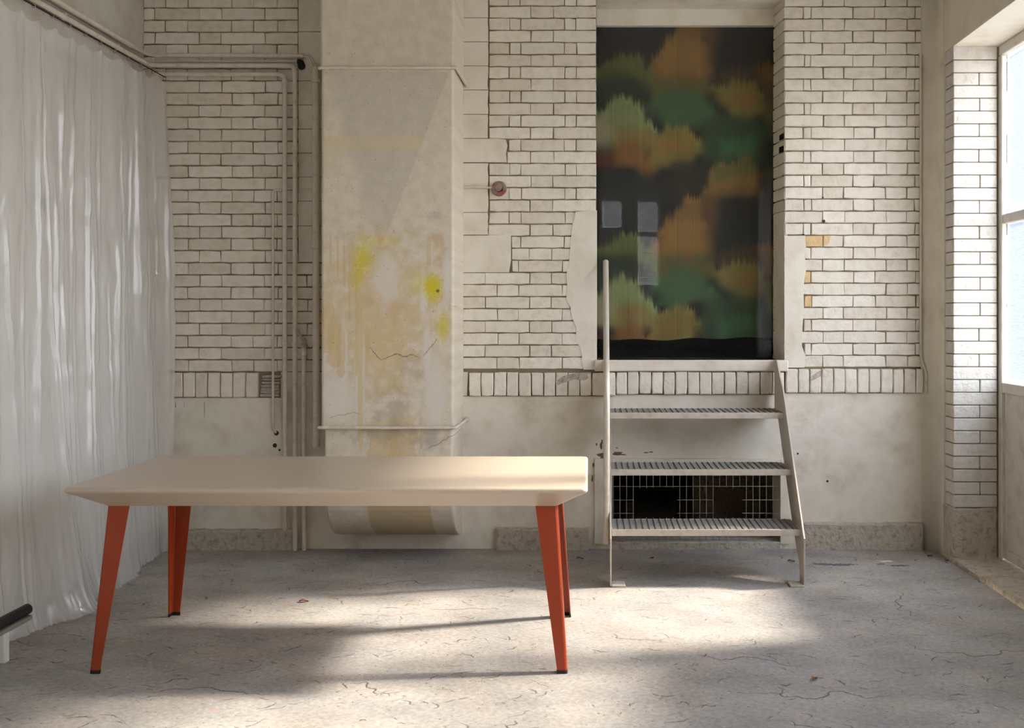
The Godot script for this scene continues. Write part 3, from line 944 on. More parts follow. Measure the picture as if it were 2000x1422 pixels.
func build_duct() -> void:
	var k := 0.93
	var x0 := -486.0 * U
	var x1 := -245.0 * U
	var zf := 0.07 * DIST
	var d := thing("wall_duct", "tall cream painted duct on the back wall with yellow stains and drips", "duct", Vector3((x0 + x1) * 0.5, 0, 0))
	var ox := (x0 + x1) * 0.5
	var m := plain(Color.WHITE, 0.6)
	m.albedo_texture = duct_texture()
	# profile in (z, y) from the ceiling down to the foot that curves back to the wall
	var sec := [["upper_casing", CEIL, 0.006], ["casing", EYE + 0.93 * U * 485.0, 0.0], ["foot_casing", EYE - 0.93 * U * 220.0, -0.014]]
	for i in 3:
		var grow: float = sec[i][2]
		var ytop: float = sec[i][1]
		var prof := [Vector2(zf + grow, ytop)]
		if i < 2:
			var yb: float = sec[i + 1][1] + 0.002
			var steps := 6
			for s in steps:
				prof.append(Vector2(zf + grow, lerpf(ytop, yb, float(s + 1) / steps)))
		else:
			var yc := EYE - 322.0 * U
			prof.append(Vector2(zf + grow, (ytop + yc) * 0.5))
			for s in 15:
				var a := PI / 2 * s / 14.0
				prof.append(Vector2((zf + grow) * cos(a), yc - (423.0 - 322.0) * U * sin(a)))
		var xa := x0 - grow - ox
		var xb := x1 + grow * 0.5 - ox
		var r := 0.014
		var st := new_st(false)
		# rounded front corners: cross-section offsets (x, dz)
		var cross := [Vector2(xa, -1.0), Vector2(xa, -r), Vector2(xa + r * 0.3, -r * 0.3), Vector2(xa + r, 0)]
		cross.append_array([Vector2(xb - r, 0), Vector2(xb - r * 0.3, -r * 0.3), Vector2(xb, -r), Vector2(xb, -1.0)])
		var cen := Vector3((xa + xb) * 0.5, 0, 0.0)
		for s in prof.size() - 1:
			var p: Vector2 = prof[s]
			var q: Vector2 = prof[s + 1]
			for e in cross.size() - 1:
				var v := []
				for pr in [p, q]:
					for c in [cross[e], cross[e + 1]]:
						var z: float = maxf(pr.x + c.y, 0.0) if c.y > -0.9 else 0.0
						v.append(Vector3(c.x, pr.y, z))
				var nrm := Vector3(-1, 0, 0) if e == 0 else (Vector3(1, 0, 0) if e == cross.size() - 2 else Vector3((cross[e].x + cross[e + 1].x) * 0.5 - cen.x if e != 3 else 0.0, 0, 1) + Vector3(0, -0.6, 0) * float(i == 2 and s > 3))
				if e == 3:
					nrm = Vector3(0, -(p.x - q.x) - 0.0001, 1.0) if absf(p.x - q.x) < 0.02 else Vector3(0, -1, 0.3)
				uvquad(st, v[0], v[1], v[3], v[2], nrm, ox)
		part(d, sec[i][0], fin(st), m)
	# straps: flat iron bands across the face and back to the wall on the right
	for y in [EYE + 0.93 * U * 484.0, EYE - 0.93 * U * 218.0]:
		var st2 := new_st(true)
		var xa := x0 - ox - 0.012
		var xb := x1 - ox + 0.012
		tube(st2, bend([Vector3(xa, y, zf - 0.02), Vector3(xa, y, zf + 0.012), Vector3(xb, y, zf + 0.012), Vector3(xb + 0.01, y, 0.0)], 0.014, 4), 0.009, 8)
		var s := part(d, "strap", fin(st2), M.pipe)
		part(s, "bolt", lathe_mesh(Vector3(xb + 0.012, y, 0.0), Vector3.BACK, [Vector2(0.02, 0), Vector2(0.02, 0.012), Vector2(0, 0.016)], 10), M.pipe)

func uvquad(st: SurfaceTool, a: Vector3, b: Vector3, c: Vector3, d: Vector3, out: Vector3, ox: float) -> void:
	for t in [[a, b, c], [a, c, d]]:
		var p: Array = t
		if (p[1] - p[0]).cross(p[2] - p[0]).dot(out) < 0.0:
			p = [p[0], p[2], p[1]]
		for v in [p[0], p[2], p[1]]:
			var uu: float = ((v.x + ox) / U + 486.0 + 10.0 + v.z / U * 0.02) / 272.0 * 1.035
			var py: float = 617.0 - (v.y - EYE) / U / 0.93
			st.set_uv(Vector2(uu, clampf((py + 20.0) / 1130.0, 0.002, 0.998)))
			st.add_vertex(v)

# ==================================================================== table
func build_table() -> void:
	var xa := -2.012
	var xb := -0.004
	var za := 1.394
	var zb := 2.345
	var h := 0.729
	var cx := (xa + xb) * 0.5
	var cz := (za + zb) * 0.5
	var t := thing("dining_table", "long beige table with slanting underside and angular orange red legs", "table", Vector3(cx, 0, cz))
	var hx := (xb - xa) * 0.5
	var hz := (zb - za) * 0.5
	# top: flat plate, rounded lip, underside falling inwards; rings of (inset, y)
	var rings := []
	rings.append([0.030, h])
	for k in 9:
		var a := PI / 2 - PI * 0.80 * k / 8.0
		rings.append([0.012 - 0.012 * cos(a), h - 0.012 + 0.012 * sin(a)])
	rings.append([0.122, h - 0.090])
	rings.append([0.135, h - 0.0905])
	var loops := []
	for r in rings:
		var loop := []
		var ins: float = r[0]
		var cr := maxf(0.022 - ins * 0.15, 0.006)
		for q in 4:
			var sx: float = [1, -1, -1, 1][q]
			var sz: float = [1, 1, -1, -1][q]
			var c := Vector2(sx * (hx - ins - cr), sz * (hz - ins - cr))
			for e in 5:
				var an := PI / 2 * q + PI / 2 * e / 4.0
				loop.append(Vector3(c.x + cos(an) * cr, r[1], c.y + sin(an) * cr))
		loops.append(loop)
	var st := new_st(false)
	var n: int = loops[0].size()
	for k in n:
		tri(st, Vector3(0, h, 0), loops[0][k], loops[0][(k + 1) % n], Vector3.UP)
		tri(st, Vector3(0, h - 0.0905, 0), loops[-1][k], loops[-1][(k + 1) % n], Vector3.DOWN)
	for i in loops.size() - 1:
		st.set_smooth_group(1 if (i > 0 and i < 9) else -1)
		for k in n:
			var k2 := (k + 1) % n
			var out: Vector3 = (loops[i][k] + loops[i + 1][k2]) * 0.5 - Vector3(0, h - 0.03, 0)
			out.x /= hx
			out.z /= hz
			var nn := out
			if i == 0:
				nn = Vector3.UP
			elif i >= 10:
				nn = Vector3.DOWN
			quad(st, loops[i][k], loops[i][k2], loops[i + 1][k2], loops[i + 1][k], nn)
	part(t, "table_top", fin(st), M.table_top)
	for sx in [-1.0, 1.0]:
		for sz in [1.0, -1.0]:
			var top := Vector3(sx * (hx - 0.120), h - 0.090, sz * (hz - 0.122))
			var foot := Vector3(sx * (hx - 0.078), 0.0, sz * (hz - 0.055))
			var leg := part(t, "leg", leg_mesh(top, foot, 0.012, 0.086, 0.040, sx, sz), M.leg)
			part(leg, "foot_cap", leg_mesh(foot + (top - foot) * 0.024, foot, 0.0, 0.042, 0.041, sx, sz, 0.0062), M.black)

# folded sheet: two tapering flanges meeting in a rounded outer bend
func leg_mesh(top: Vector3, foot: Vector3, lift: float, wt: float, wb: float, sx: float, sz: float, th := 0.005) -> ArrayMesh:
	var f := foot + (top - foot) * (lift / maxf(top.y - foot.y, 0.001))
	var sec := func(o: Vector3, w: float) -> Array:
		var r := 0.010
		var out := []
		var a := [Vector2(w, 0)]
		for k in 6:
			var an := PI / 2 * k / 5.0
			a.append(Vector2(r - r * sin(an), r - r * cos(an)))
		a.append(Vector2(0, w))
		var b := [Vector2(th, w)]
		for k in 6:
			var an := PI / 2 - PI / 2 * k / 5.0
			b.append(Vector2(r - (r - th) * sin(an), r - (r - th) * cos(an)))
		b.append(Vector2(w, th))
		for p in a + b:
			out.append(o + Vector3(-sx * p.x, 0, -sz * p.y))
		return out
	var A: Array = sec.call(top, wt)
	var B: Array = sec.call(f, wb)
	var st := new_st(false)
	var n := A.size()
	var inner := Vector3(-sx, 0, -sz)
	for k in n:
		var k2 := (k + 1) % n
		var out: Vector3
		if k < n / 2 - 1:
			var e: Vector3 = A[k2] - A[k]
			out = e.cross(Vector3.UP)
			if out.dot(inner) > 0:
				out = -out
		elif k == n / 2 - 1:
			out = Vector3(0, 0, -sz)
		elif k == n - 1:
			out = Vector3(-sx, 0, 0)
		else:
			var e2: Vector3 = A[k2] - A[k]
			out = e2.cross(Vector3.UP)
			if out.dot(inner) < 0:
				out = -out
		st.set_smooth_group(1 if (k >= 1 and k < 6) else -1)
		quad(st, A[k], A[k2], B[k2], B[k], out)
	st.set_smooth_group(-1)
	# close the ends strip by strip
	for k in n / 2 - 1:
		quad(st, A[k], A[k + 1], A[n - 2 - k], A[n - 1 - k], Vector3.UP)
		quad(st, B[k], B[k + 1], B[n - 2 - k], B[n - 1 - k], Vector3.DOWN)
	return fin(st)

# ==================================================================== stair
func build_stair() -> void:
	var xl := 37.0 * U
	var xr := 362.0 * U
	var cx := (xl + xr) * 0.5
	var s := thing("steel_stair", "small grey steel stair with three grated treads below the doorway", "stair", Vector3(cx, 0, 0.45))
	var o := Vector3(-cx, 0, -0.45)
	var prof := PackedVector2Array([Vector2(0.03, 1.128), Vector2(0.09, 1.128), Vector2(0.12, 1.115), Vector2(0.327, 0.955), Vector2(0.635, 0.585), Vector2(0.925, 0.247), Vector2(0.93, 0.006), Vector2(0.82, 0.006), Vector2(0.80, 0.10), Vector2(0.57, 0.31), Vector2(0.15, 0.80), Vector2(0.03, 0.84)])
	for side in 2:
		var x: float = [xl - 0.004, xr - 0.004][side]
		var st := new_st()
		prism(st, o + Vector3(x, 0, 0), Vector3.BACK, Vector3.UP, Vector3.RIGHT, prof, 0.008)
		var str_ := part(s, "stringer", fin(st), M.steel)
		var fx := x + 0.008 if side == 0 else x - 0.07
		part(str_, "foot_plate", box_mesh(o + Vector3(fx, 0.0, 0.845), o + Vector3(fx + 0.07, 0.012, 0.935), 0.002), M.steel)
	var spots := [[0.36, 0.842], [0.60, 0.557], [0.855, 0.281]]
	for t in spots:
		var zf: float = t[0]
		var y: float = t[1]
		var zb := zf - 0.30
		if zb < 0.045:
			zb = 0.045
		var st := new_st()
		cbox(st, o + Vector3(xl + 0.006, y - 0.034, zf - 0.005), o + Vector3(xr - 0.006, y, zf), 0.001)
		cbox(st, o + Vector3(xl + 0.006, y - 0.034, zb), o + Vector3(xr - 0.006, y, zb + 0.004), 0.001)
		cbox(st, o + Vector3(xl + 0.005, y - 0.034, zb), o + Vector3(xl + 0.009, y, zf), 0.001)
		cbox(st, o + Vector3(xr - 0.009, y - 0.034, zb), o + Vector3(xr - 0.005, y, zf), 0.001)
		var tr := part(s, "tread", fin(st), M.steel)
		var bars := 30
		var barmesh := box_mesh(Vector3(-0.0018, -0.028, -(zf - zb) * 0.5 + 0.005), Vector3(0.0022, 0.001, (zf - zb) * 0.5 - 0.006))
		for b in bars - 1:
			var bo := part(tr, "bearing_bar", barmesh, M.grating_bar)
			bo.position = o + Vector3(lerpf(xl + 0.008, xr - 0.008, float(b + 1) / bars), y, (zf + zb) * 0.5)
		var rod := box_mesh(Vector3(xl - cx + 0.009, -0.012, -0.0026), Vector3(xr - cx - 0.009, -0.002, 0.0026))
		var nr := int((zf - zb) / 0.0150)
		for b in nr - 1:
			var ro := part(tr, "cross_rod", rod, M.grating)
			ro.position = Vector3(0, y, lerpf(zb, zf, float(b + 1) / nr) - 0.45)
	# handrail tube: upright along the left stringer, then leaning back to the doorway
	var pts := bend([o + Vector3(xl - 0.021, 0.195, 0.80), o + Vector3(xl - 0.021, 0.99, 0.88), o + Vector3(xl - 0.012, 1.706, 0.03)], 0.12, 6)
	part(s, "handrail", tube_mesh(pts, 0.0165, 14), M.steel)

func build_grille() -> void:
	# welded wire grille with two cut-outs in the hatch below the stair
	var z := -0.03
	var g := thing("wire_grille", "welded wire grille with two cut-out holes behind the stair", "grille", Vector3(wx(1360), wy(1058), z))
	var o := Vector3(wx(1360), wy(1058), z)
	var r := 0.0021
	var ys := [922.0, 951.5, 978.0, 1004.0, 1031.0, 1056.0]
	var holes := [[1237.0, 1326.0], [1393.0, 1453.0]]
	var inside := func(x: float) -> bool:
		for h in holes:
			if x > h[0] + 3 and x < h[1] - 3:
				return true
		return false
	var x := 1198.0
	while x < 1524:
		var segs := [[917.0, 1058.0]]
		if inside.call(x):
			segs = [[917.0, 951.5 + rng.randf_range(0.5, 5)], [1012.0, 1058.0]]
		for q in segs:
			part(g, "wire", tube_mesh([Vector3(wx(x), wy(q[0]), z) - o, Vector3(wx(x), wy(q[1]), z) - o], r, 6), M.wire)
		x += 13.05
	for y in ys:
		var segs := [[1194.0, 1526.0]]
		if y > 960 and y < 1012:
			segs = [[1194.0, 1239.0], [1323.0, 1395.0], [1451.0, 1526.0]]
		for q in segs:
			part(g, "wire", tube_mesh([Vector3(wx(q[0]), wy(y), z + 0.003) - o, Vector3(wx(q[1]), wy(y), z + 0.003) - o], r, 6), M.wire)
	var f := thing("hatch_frame", "cream wooden frame around the low hatch under the doorway", "frame", Vector3(wx(1360), wy(1062), 0.0))
	var fo := Vector3(wx(1360), wy(1062), 0)
	part(f, "stile", box_mesh(Vector3(wx(1161), wy(1062), 0.002) - fo, Vector3(wx(1195), wy(895), 0.018) - fo, 0.003), M.plaster)
	part(f, "stile", box_mesh(Vector3(wx(1523), wy(1062), 0.002) - fo, Vector3(wx(1540), wy(895), 0.018) - fo, 0.003), M.plaster)
	part(f, "rail", box_mesh(Vector3(wx(1195), wy(917), 0.002) - fo, Vector3(wx(1523), wy(895), 0.018) - fo, 0.003), M.plaster)

# ==================================================================== textile in the doorway
func textile_texture() -> ImageTexture:
	# dyed shapes on a grid of 1778 px: outline points, colour; the cloth repeats every 348 units of height
	var P := [
		[[560, 600, 545, 500, 570, 400, 640, 310, 720, 230, 740, 160, 980, 160, 985, 260, 950, 400, 930, 560, 880, 640, 640, 640], Color(0.47, 0.32, 0.17)],
		[[590, 480, 620, 350, 720, 310, 880, 330, 920, 430, 880, 560, 660, 600], Color(0.52, 0.36, 0.18)],
		[[860, 160, 990, 160, 960, 500, 900, 520], Color(0.33, 0.22, 0.13)],
		[[985, 230, 1400, 160, 1400, 520, 1230, 480, 1120, 560, 1000, 580, 950, 480], Color(0.10, 0.10, 0.08)],
		[[940, 570, 1000, 520, 1200, 480, 1260, 560, 1180, 620, 960, 630], Color(0.25, 0.18, 0.11)],
		[[160, 500, 280, 470, 340, 420, 440, 405, 500, 450, 550, 540, 600, 620, 620, 720, 160, 700], Color(0.33, 0.34, 0.16)],
		[[160, 580, 420, 560, 520, 640, 560, 770, 160, 830], Color(0.15, 0.18, 0.11)],
		[[540, 610, 700, 560, 900, 580, 960, 640, 960, 730, 560, 730], Color(0.34, 0.31, 0.16)],
		[[740, 560, 830, 550, 840, 610, 760, 610], Color(0.42, 0.29, 0.16)],
		[[520, 780, 560, 700, 700, 660, 840, 680, 900, 740, 960, 800, 1000, 850, 900, 890, 640, 920, 560, 870], Color(0.23, 0.34, 0.23)],
		[[480, 740, 540, 780, 600, 880, 660, 920, 560, 900, 500, 830], Color(0.12, 0.17, 0.12)],
		[[950, 650, 1050, 600, 1230, 600, 1260, 700, 1250, 830, 1160, 860, 1050, 840, 960, 750], Color(0.46, 0.38, 0.19)],
		[[1060, 680, 1200, 680, 1220, 740, 1100, 770], Color(0.52, 0.36, 0.17)],
		[[1200, 500, 1290, 470, 1400, 540, 1400, 700, 1300, 720, 1250, 600], Color(0.45, 0.29, 0.12)],
		[[1250, 730, 1400, 690, 1400, 1010, 1320, 990, 1270, 890], Color(0.34, 0.32, 0.14)],
		[[850, 900, 960, 830, 1100, 850, 1220, 860, 1290, 940, 1330, 1000, 1400, 1010, 1400, 1180, 1240, 1170, 900, 1170, 840, 1080], Color(0.17, 0.25, 0.16)],
		[[960, 1000, 1200, 970, 1220, 1100, 980, 1120], Color(0.19, 0.35, 0.23)],
		[[170, 830, 260, 760, 330, 705, 400, 705, 470, 760, 520, 850, 600, 930, 640, 970, 520, 1060, 170, 1060], Color(0.47, 0.49, 0.35)],
		[[160, 850, 270, 830, 290, 960, 250, 1060, 160, 1060], Color(0.56, 0.51, 0.45)],
		[[300, 920, 500, 890, 560, 1000, 500, 1090, 280, 1070], Color(0.50, 0.40, 0.23)],
		[[520, 1030, 600, 930, 720, 905, 800, 930, 850, 1000, 860, 1090, 820, 1140, 560, 1190], Color(0.47, 0.39, 0.19)],
		[[560, 1010, 760, 1000, 780, 1070, 600, 1090], Color(0.52, 0.37, 0.18)],
		[[300, 1070, 420, 1020, 540, 1100, 570, 1230, 500, 1250, 400, 1190, 300, 1170], Color(0.50, 0.31, 0.15)],
		[[160, 1110, 290, 1080, 310, 1190, 160, 1210], Color(0.35, 0.15, 0.09)],
		[[1280, 1000, 1400, 1010, 1400, 1330, 1300, 1210, 1240, 1090], Color(0.09, 0.13, 0.07)],
		[[1270, 1190, 1400, 1200, 1400, 1340, 1290, 1310], Color(0.26, 0.26, 0.12)],
		[[160, 1210, 300, 1190, 420, 1220, 560, 1270, 640, 1310, 700, 1440, 160, 1440], Color(0.12, 0.12, 0.10)],
		[[640, 1250, 720, 1170, 840, 1180, 880, 1290, 820, 1410, 660, 1440], Color(0.18, 0.14, 0.10)],
		[[900, 1210, 960, 1150, 1180, 1130, 1240, 1210, 1240, 1380, 1180, 1440, 800, 1440, 880, 1340], Color(0.48, 0.34, 0.17)],
		[[910, 1200, 1180, 1130, 1230, 1230, 940, 1270], Color(0.37, 0.33, 0.18)],
	]
	var polys := []
	for p in P:
		var q := PackedVector2Array()
		var a: Array = p[0]
		for i in range(0, a.size(), 2):
			q.append(Vector2((a[i] - 183.0) * 0.2812, (a[i + 1] - 178.0) * 0.2812))
		polys.append(q)
	var w := 68
	var h := 125
	var small := Image.create(w, h, false, Image.FORMAT_RGB8)
	for y in h:
		for x in w:
			var px := (x + 0.5) * 337.0 / w
			var py := fposmod((y + 0.5) * 618.0 / h, 348.0)
			var c := Color(0.11, 0.105, 0.095)
			for k in polys.size():
				if Geometry2D.is_point_in_polygon(Vector2(px, py), polys[k]):
					c = P[k][1]
			var l := c.get_luminance()
			small.set_pixel(x, y, Color(lerpf(c.r, l, 0.15) * 0.96, lerpf(c.g, l, 0.15) * 1.0, lerpf(c.b, l, 0.1) * 0.85))
	# the dye bleeds: soften, then pull each warp thread up or down where a colour begins
	small.resize(30, 54, Image.INTERPOLATE_BILINEAR)
	var wash: Image = small.duplicate()
	wash.resize(17, 26, Image.INTERPOLATE_BILINEAR)
	small.resize(256, 468, Image.INTERPOLATE_CUBIC)
	wash.resize(256, 468, Image.INTERPOLATE_CUBIC)
	var im := Image.create(256, 468, false, Image.FORMAT_RGB8)
	var run := 0.0
	for x in 256:
		run = run * 0.3 + rng.randf_range(-1.0, 1.0) * 5.0
		var tone := 1.0 + rng.randf_range(-0.05, 0.05)
		for y in 468:
			var up := small.get_pixel(x, clampi(y - 9, 0, 467)).get_luminance()
			var dn := small.get_pixel(x, clampi(y + 9, 0, 467)).get_luminance()
			var t := smoothstep(-0.01, 0.05, dn - up)
			var c := wash.get_pixel(x, y).lerp(small.get_pixel(x, y), 0.35).lerp(small.get_pixel(x, clampi(int(y + run), 0, 467)), t)
			im.set_pixel(x, y, Color(c.r * tone, c.g * tone, c.b * tone))
	return ImageTexture.create_from_image(im)

func build_textile() -> void:
	var zb := -0.285
	var k := (DIST - zb) / DIST
	var x0 := 12.0 * U * k
	var x1 := 380.0 * U * k
	var y1 := EYE + 580.0 * U * k
	var yb := EYE - 48.0 * U * k
	var m := plain(Color.WHITE, 0.85)
	m.albedo_texture = textile_texture()
	m.rim_enabled = true
	m.rim = 0.2
	var st := new_st(true)
	var nx := 90
	var ny := 60
	var at := Vector3((x0 + x1) * 0.5, yb, zb)
	var pts := []
	for j in ny + 1:
		var row := []
		for i in nx + 1:
			var u := float(i) / nx
			var v := float(j) / ny
			var hem := (0.012 * sin(u * 5.0 + 0.6) - 0.02 * (1.0 - u) + 0.006 * sin(u * 21.0)) * v * v
			var fold := (sin(u * 13.0) * 0.010 + sin(u * 31.0 + 1.0) * 0.005) * (0.25 + 0.75 * v) + sin(u * 70.0) * 0.0025 * maxf(0.0, v - 0.85) * 6.0
			row.append(Vector3(lerpf(x0, x1, u), lerpf(y1, yb, v) - hem, zb + fold) - at)
		pts.append(row)
	for j in ny:
		for i in nx:
			var q := [[0, 0], [1, 0], [1, 1], [0, 0], [1, 1], [0, 1]]
			for t in q:
				st.set_uv(Vector2(float(i + t[0]) / nx, float(j + t[1]) / ny))
				st.add_vertex(pts[j + t[1]][i + t[0]])
	var o := part(self, "patterned_curtain", fin(st), m)
	o.position = at
	tag(o, "green and ochre dyed fabric hanging behind the doorway glass", "curtain")

# ==================================================================== plastic sheet on the left
func build_curtain() -> void:
	var nz := FastNoiseLite.new()
	nz.seed = 51
	nz.frequency = 1.0
	nz.fractal_octaves = 3
	var fine := FastNoiseLite.new()
	fine.seed = 52
	fine.frequency = 4.0
	fine.fractal_octaves = 4
	var nu := 640
	var nv := 100
	var zlen := 3.4
	var st := new_st(true)
	var at := Vector3(-2.5, 0, 1.2)
	# sharp creases: place along the wall, slant, width, height, from and to as shares of the drop
	var creases := []
	for k in 58:
		var a := rng.randf_range(-0.2, 0.6)
		creases.append([0.08 + 3.3 * (k + rng.randf_range(-0.6, 0.6)) / 58.0, rng.randf_range(-0.13, 0.13), rng.randf_range(0.008, 0.022), rng.randf_range(0.004, 0.017), a, a + rng.randf_range(0.35, 1.2)])
	var pts := []
	for i in nu + 1:
		var u := float(i) / nu
		var z := 0.05 + zlen * u
		# hooks every 0.17 m, the hem droops between them
		var ph := fposmod(z, 0.17) / 0.17
		var top := 2.785 - 0.030 * sin(PI * ph) - 0.030 * u * zlen
		var col := []
		for j in nv + 1:
			var v := float(j) / nv
			var y := lerpf(top, 0.004, v)
			# broad soft folds, and sharp creases running down
			var soft := nz.get_noise_2d(z * 2.4 + 11.0, v * 0.45)
			var wide := sin(z * 21.0 + 3.0 * nz.get_noise_2d(z * 0.9, v * 0.35 + 5.0))
			var amp := 0.55 + 0.45 * sin(PI * minf(v * 0.85 + 0.12, 1.0))
			var crumple := fine.get_noise_2d(z * 1.4, y * 0.8)
			var cr := 0.0
			for q in creases:
				var dz: float = z - q[0] - q[1] * (v - 0.5) - 0.012 * nz.get_noise_2d(q[0] * 31.0, v * 3.5)
				if absf(dz) < q[2] * 2.0:
					var on: float = smoothstep(q[4] - 0.06, q[4] + 0.06, v) * (1.0 - smoothstep(q[5] - 0.06, q[5] + 0.06, v))
					var side: float = dz / q[2]
					cr += q[3] * on * (maxf(0.0, 1.0 - side) if side > 0.0 else maxf(0.0, 1.0 + side * 0.55))
			var x := -2.515 + amp * (0.012 * wide + 0.05 * soft + cr) + 0.008 * crumple + 0.0022 * absf(crumple) * 2.0 * fine.get_noise_2d(z * 6.0, y * 4.0)
			# lower half swings into the room, and the hem lies forward on the floor
			var belly := clampf((z - 0.1) / 1.3, 0.0, 1.0) * (1.0 - 0.9 * clampf((z - 1.45) / 0.6, 0.0, 1.0))
			var fall := clampf((v - 0.45) / 0.55, 0.0, 1.0)
			x += 0.14 * belly * fall * fall * (1.0 + 0.35 * nz.get_noise_1d(z * 1.7))
			if v > 0.965:
				var e := (v - 0.965) / 0.035
				x += e * (0.05 + 0.06 * absf(nz.get_noise_1d(z * 2.3 + 4.0))) * belly
				y = maxf(0.004 + 0.012 * absf(fine.get_noise_2d(z * 3.0, e)), y - 0.06 * e)
			# back edge leans to the right as it comes down
			var zb := z
			x += 0.05 * clampf(1.0 - u * 14.0, 0.0, 1.0) * (0.4 + 0.6 * v)
			col.append(Vector3(x, y, zb) - at)
		pts.append(col)
	for i in nu:
		for j in nv:
			quad(st, pts[i][j], pts[i + 1][j], pts[i + 1][j + 1], pts[i][j + 1], Vector3.RIGHT)
	var o := part(self, "plastic_sheet", fin(st), M.film)
	o.position = at
	tag(o, "large translucent plastic sheet hanging in folds along the left wall", "plastic sheet")
	# wire the sheet hangs from, with its rings
	var r := thing("curtain_wire", "thin wire with small rings carrying the plastic sheet", "wire", Vector3(-2.51, 2.8, 1.7))
	part(r, "wire", tube_mesh([Vector3(0, 0.0, -1.68), Vector3(0, -0.02, 1.7)], 0.003, 6), M.pipe_dark)
	for k in 20:
		var z := 0.05 + 0.17 * k
		part(r, "ring", lathe_mesh(Vector3(0.004, -0.014, z - 1.7 + 0.0), Vector3.BACK, [Vector2(0.007, -0.002), Vector2(0.010, 0.0), Vector2(0.007, 0.002), Vector2(0.007, -0.002)], 10), M.wire)

# ==================================================================== pipes
func build_pipes() -> void:
	var r1 := 0.0125
	# conduit high on the left wall (B) and its cables to the back wall conduit
	var c := thing("upper_conduit", "upper cream conduit along the left wall, its cables sweeping onto the brickwork", "conduit", Vector3(-2.615, 2.93, 1.6))
	var o := Vector3(-2.615, 2.93, 1.6)
	part(c, "tube", tube_mesh([Vector3(-2.615, 2.931, 0.22) - o, Vector3(-2.615, 2.931, 3.4) - o], 0.015, 12), M.pipe)
	for k in 3:
		var dy := [0.008, -0.002, -0.010][k] as float
		part(c, "cable", tube_mesh(bend([Vector3(-2.615 + 0.004 * k, 2.931 + dy, 0.24) - o, Vector3(-2.60 + 0.008 * k, 2.931 + dy - 0.006, 0.03 + 0.012 * k) - o, Vector3(wx(330), wy(109) + dy * 0.6, 0.02) - o], 0.12, 7), 0.004, 7), M.pipe)
	part(c, "tube", tube_mesh([Vector3(wx(322), wy(109.5), 0.02) - o, Vector3(wx(594), wy(110.5), 0.02) - o], r1 * 1.05, 12), M.pipe)
	for k in 2:
		part(c, "cable", tube_mesh(bend([Vector3(wx(592), wy(109 + k * 3), 0.02) - o, Vector3(wx(608 - k * 3), wy(109 + k * 3), 0.02) - o, Vector3(wx(620 - k * 4), wy(136), 0.025) - o], 0.05, 6), 0.0045, 7), M.pipe)
	# cable tray between the two runs on the left wall
	var t := thing("cable_tray", "rusty flat rail between the two pipes on the left wall", "rail", Vector3(-2.637, 2.888, 1.7))
	part(t, "rail", box_mesh(Vector3(-0.012, -0.018, -1.6), Vector3(0.010, 0.016, 1.7), 0.003), M.tray)
	for k in 5:
		part(t, "clip", box_mesh(Vector3(-0.012, -0.02, -1.3 + 0.62 * k), Vector3(0.020, 0.018, -1.275 + 0.62 * k), 0.003), M.pipe)
	# heavy pipe: left wall, back wall, then down to the floor at 580
	pipe_run("heating_pipe", "cream heating pipe turning from the left wall across the bricks and down", [Vector3(-2.60, 2.868, 3.4), Vector3(-2.60, 2.868, 0.045), Vector3(wx(580), wy(131.6), 0.045), Vector3(wx(580), 0.0, 0.045)], 0.0135, [[580, 293], [580, 595], [580, 672]], 0.045)
	pipe_run("thin_pipe", "thin cream pipe running just under the top conduit to a black elbow", [Vector3(wx(288), wy(121), 0.018), Vector3(wx(586), wy(121), 0.018)], 0.0065, [], 0.018)
	var e := thing("pipe_elbow", "small black rubber elbow at the end of the thin pipe", "elbow", Vector3(wx(589), wy(129), 0.03))
	part(e, "bend", tube_mesh(bend([Vector3(-0.02, 0.022, -0.012), Vector3(0.008, 0.022, -0.012), Vector3(0.008, -0.02, -0.02)], 0.02, 5), 0.014, 10), M.pipe_dark)
	part(e, "collar", lathe_mesh(Vector3(0.0, 0.0, -0.03), Vector3.BACK, [Vector2(0.024, 0), Vector2(0.022, 0.012), Vector2(0.0, 0.016)], 14), M.pipe_dark)
	pipe_run("return_pipe", "cream return pipe below the heating pipe, turning down beside it", [Vector3(wx(300), wy(147), 0.03), Vector3(wx(559), wy(147), 0.03), Vector3(wx(559), 0.0, 0.03)], 0.0135, [[559, 162], [559, 671]], 0.03)
	pipe_run("drain_pipe", "thin cream pipe hanging beside the return pipe and ending above drilled holes", [Vector3(wx(552), wy(372), 0.02), Vector3(wx(535), wy(372), 0.02), Vector3(wx(535), wy(838), 0.02), Vector3(wx(539), wy(845), 0.0)], 0.0075, [], 0.02)
	pipe_run("cross_pipe", "short thin pipe crossing between the uprights at mid height", [Vector3(wx(552), wy(370), 0.022), Vector3(wx(626), wy(371), 0.022)], 0.0055, [], 0.02)
	pipe_run("duct_side_pipe", "thick cream pipe standing close against the side of the duct", [Vector3(wx(619), wy(134), 0.03), Vector3(wx(620), wy(872), 0.03)], 0.020, [[619, 160], [619, 482]], 0.03)
	var v := pipe_run("valve_pipe", "short cream riser with an old valve between the pipe and the duct", [Vector3(wx(597), wy(668), 0.04), Vector3(wx(597), 0.0, 0.04)], 0.013, [[597, 690]], 0.04)
	var vo := v.position
	part(v, "valve_body", lathe_mesh(Vector3(wx(597), wy(680), 0.04) - vo, Vector3.UP, [Vector2(0.0, 0.0), Vector2(0.022, 0.004), Vector2(0.022, 0.02), Vector2(0.014, 0.028), Vector2(0.017, 0.045), Vector2(0.010, 0.06), Vector2(0, 0.062)], 12), M.plinth)
	part(v, "valve_arm", tube_mesh(bend([Vector3(wx(597), wy(664), 0.045) - vo, Vector3(wx(588), wy(652), 0.05) - vo, Vector3(wx(587), wy(642), 0.062) - vo], 0.02, 4), 0.009, 8), M.plinth)

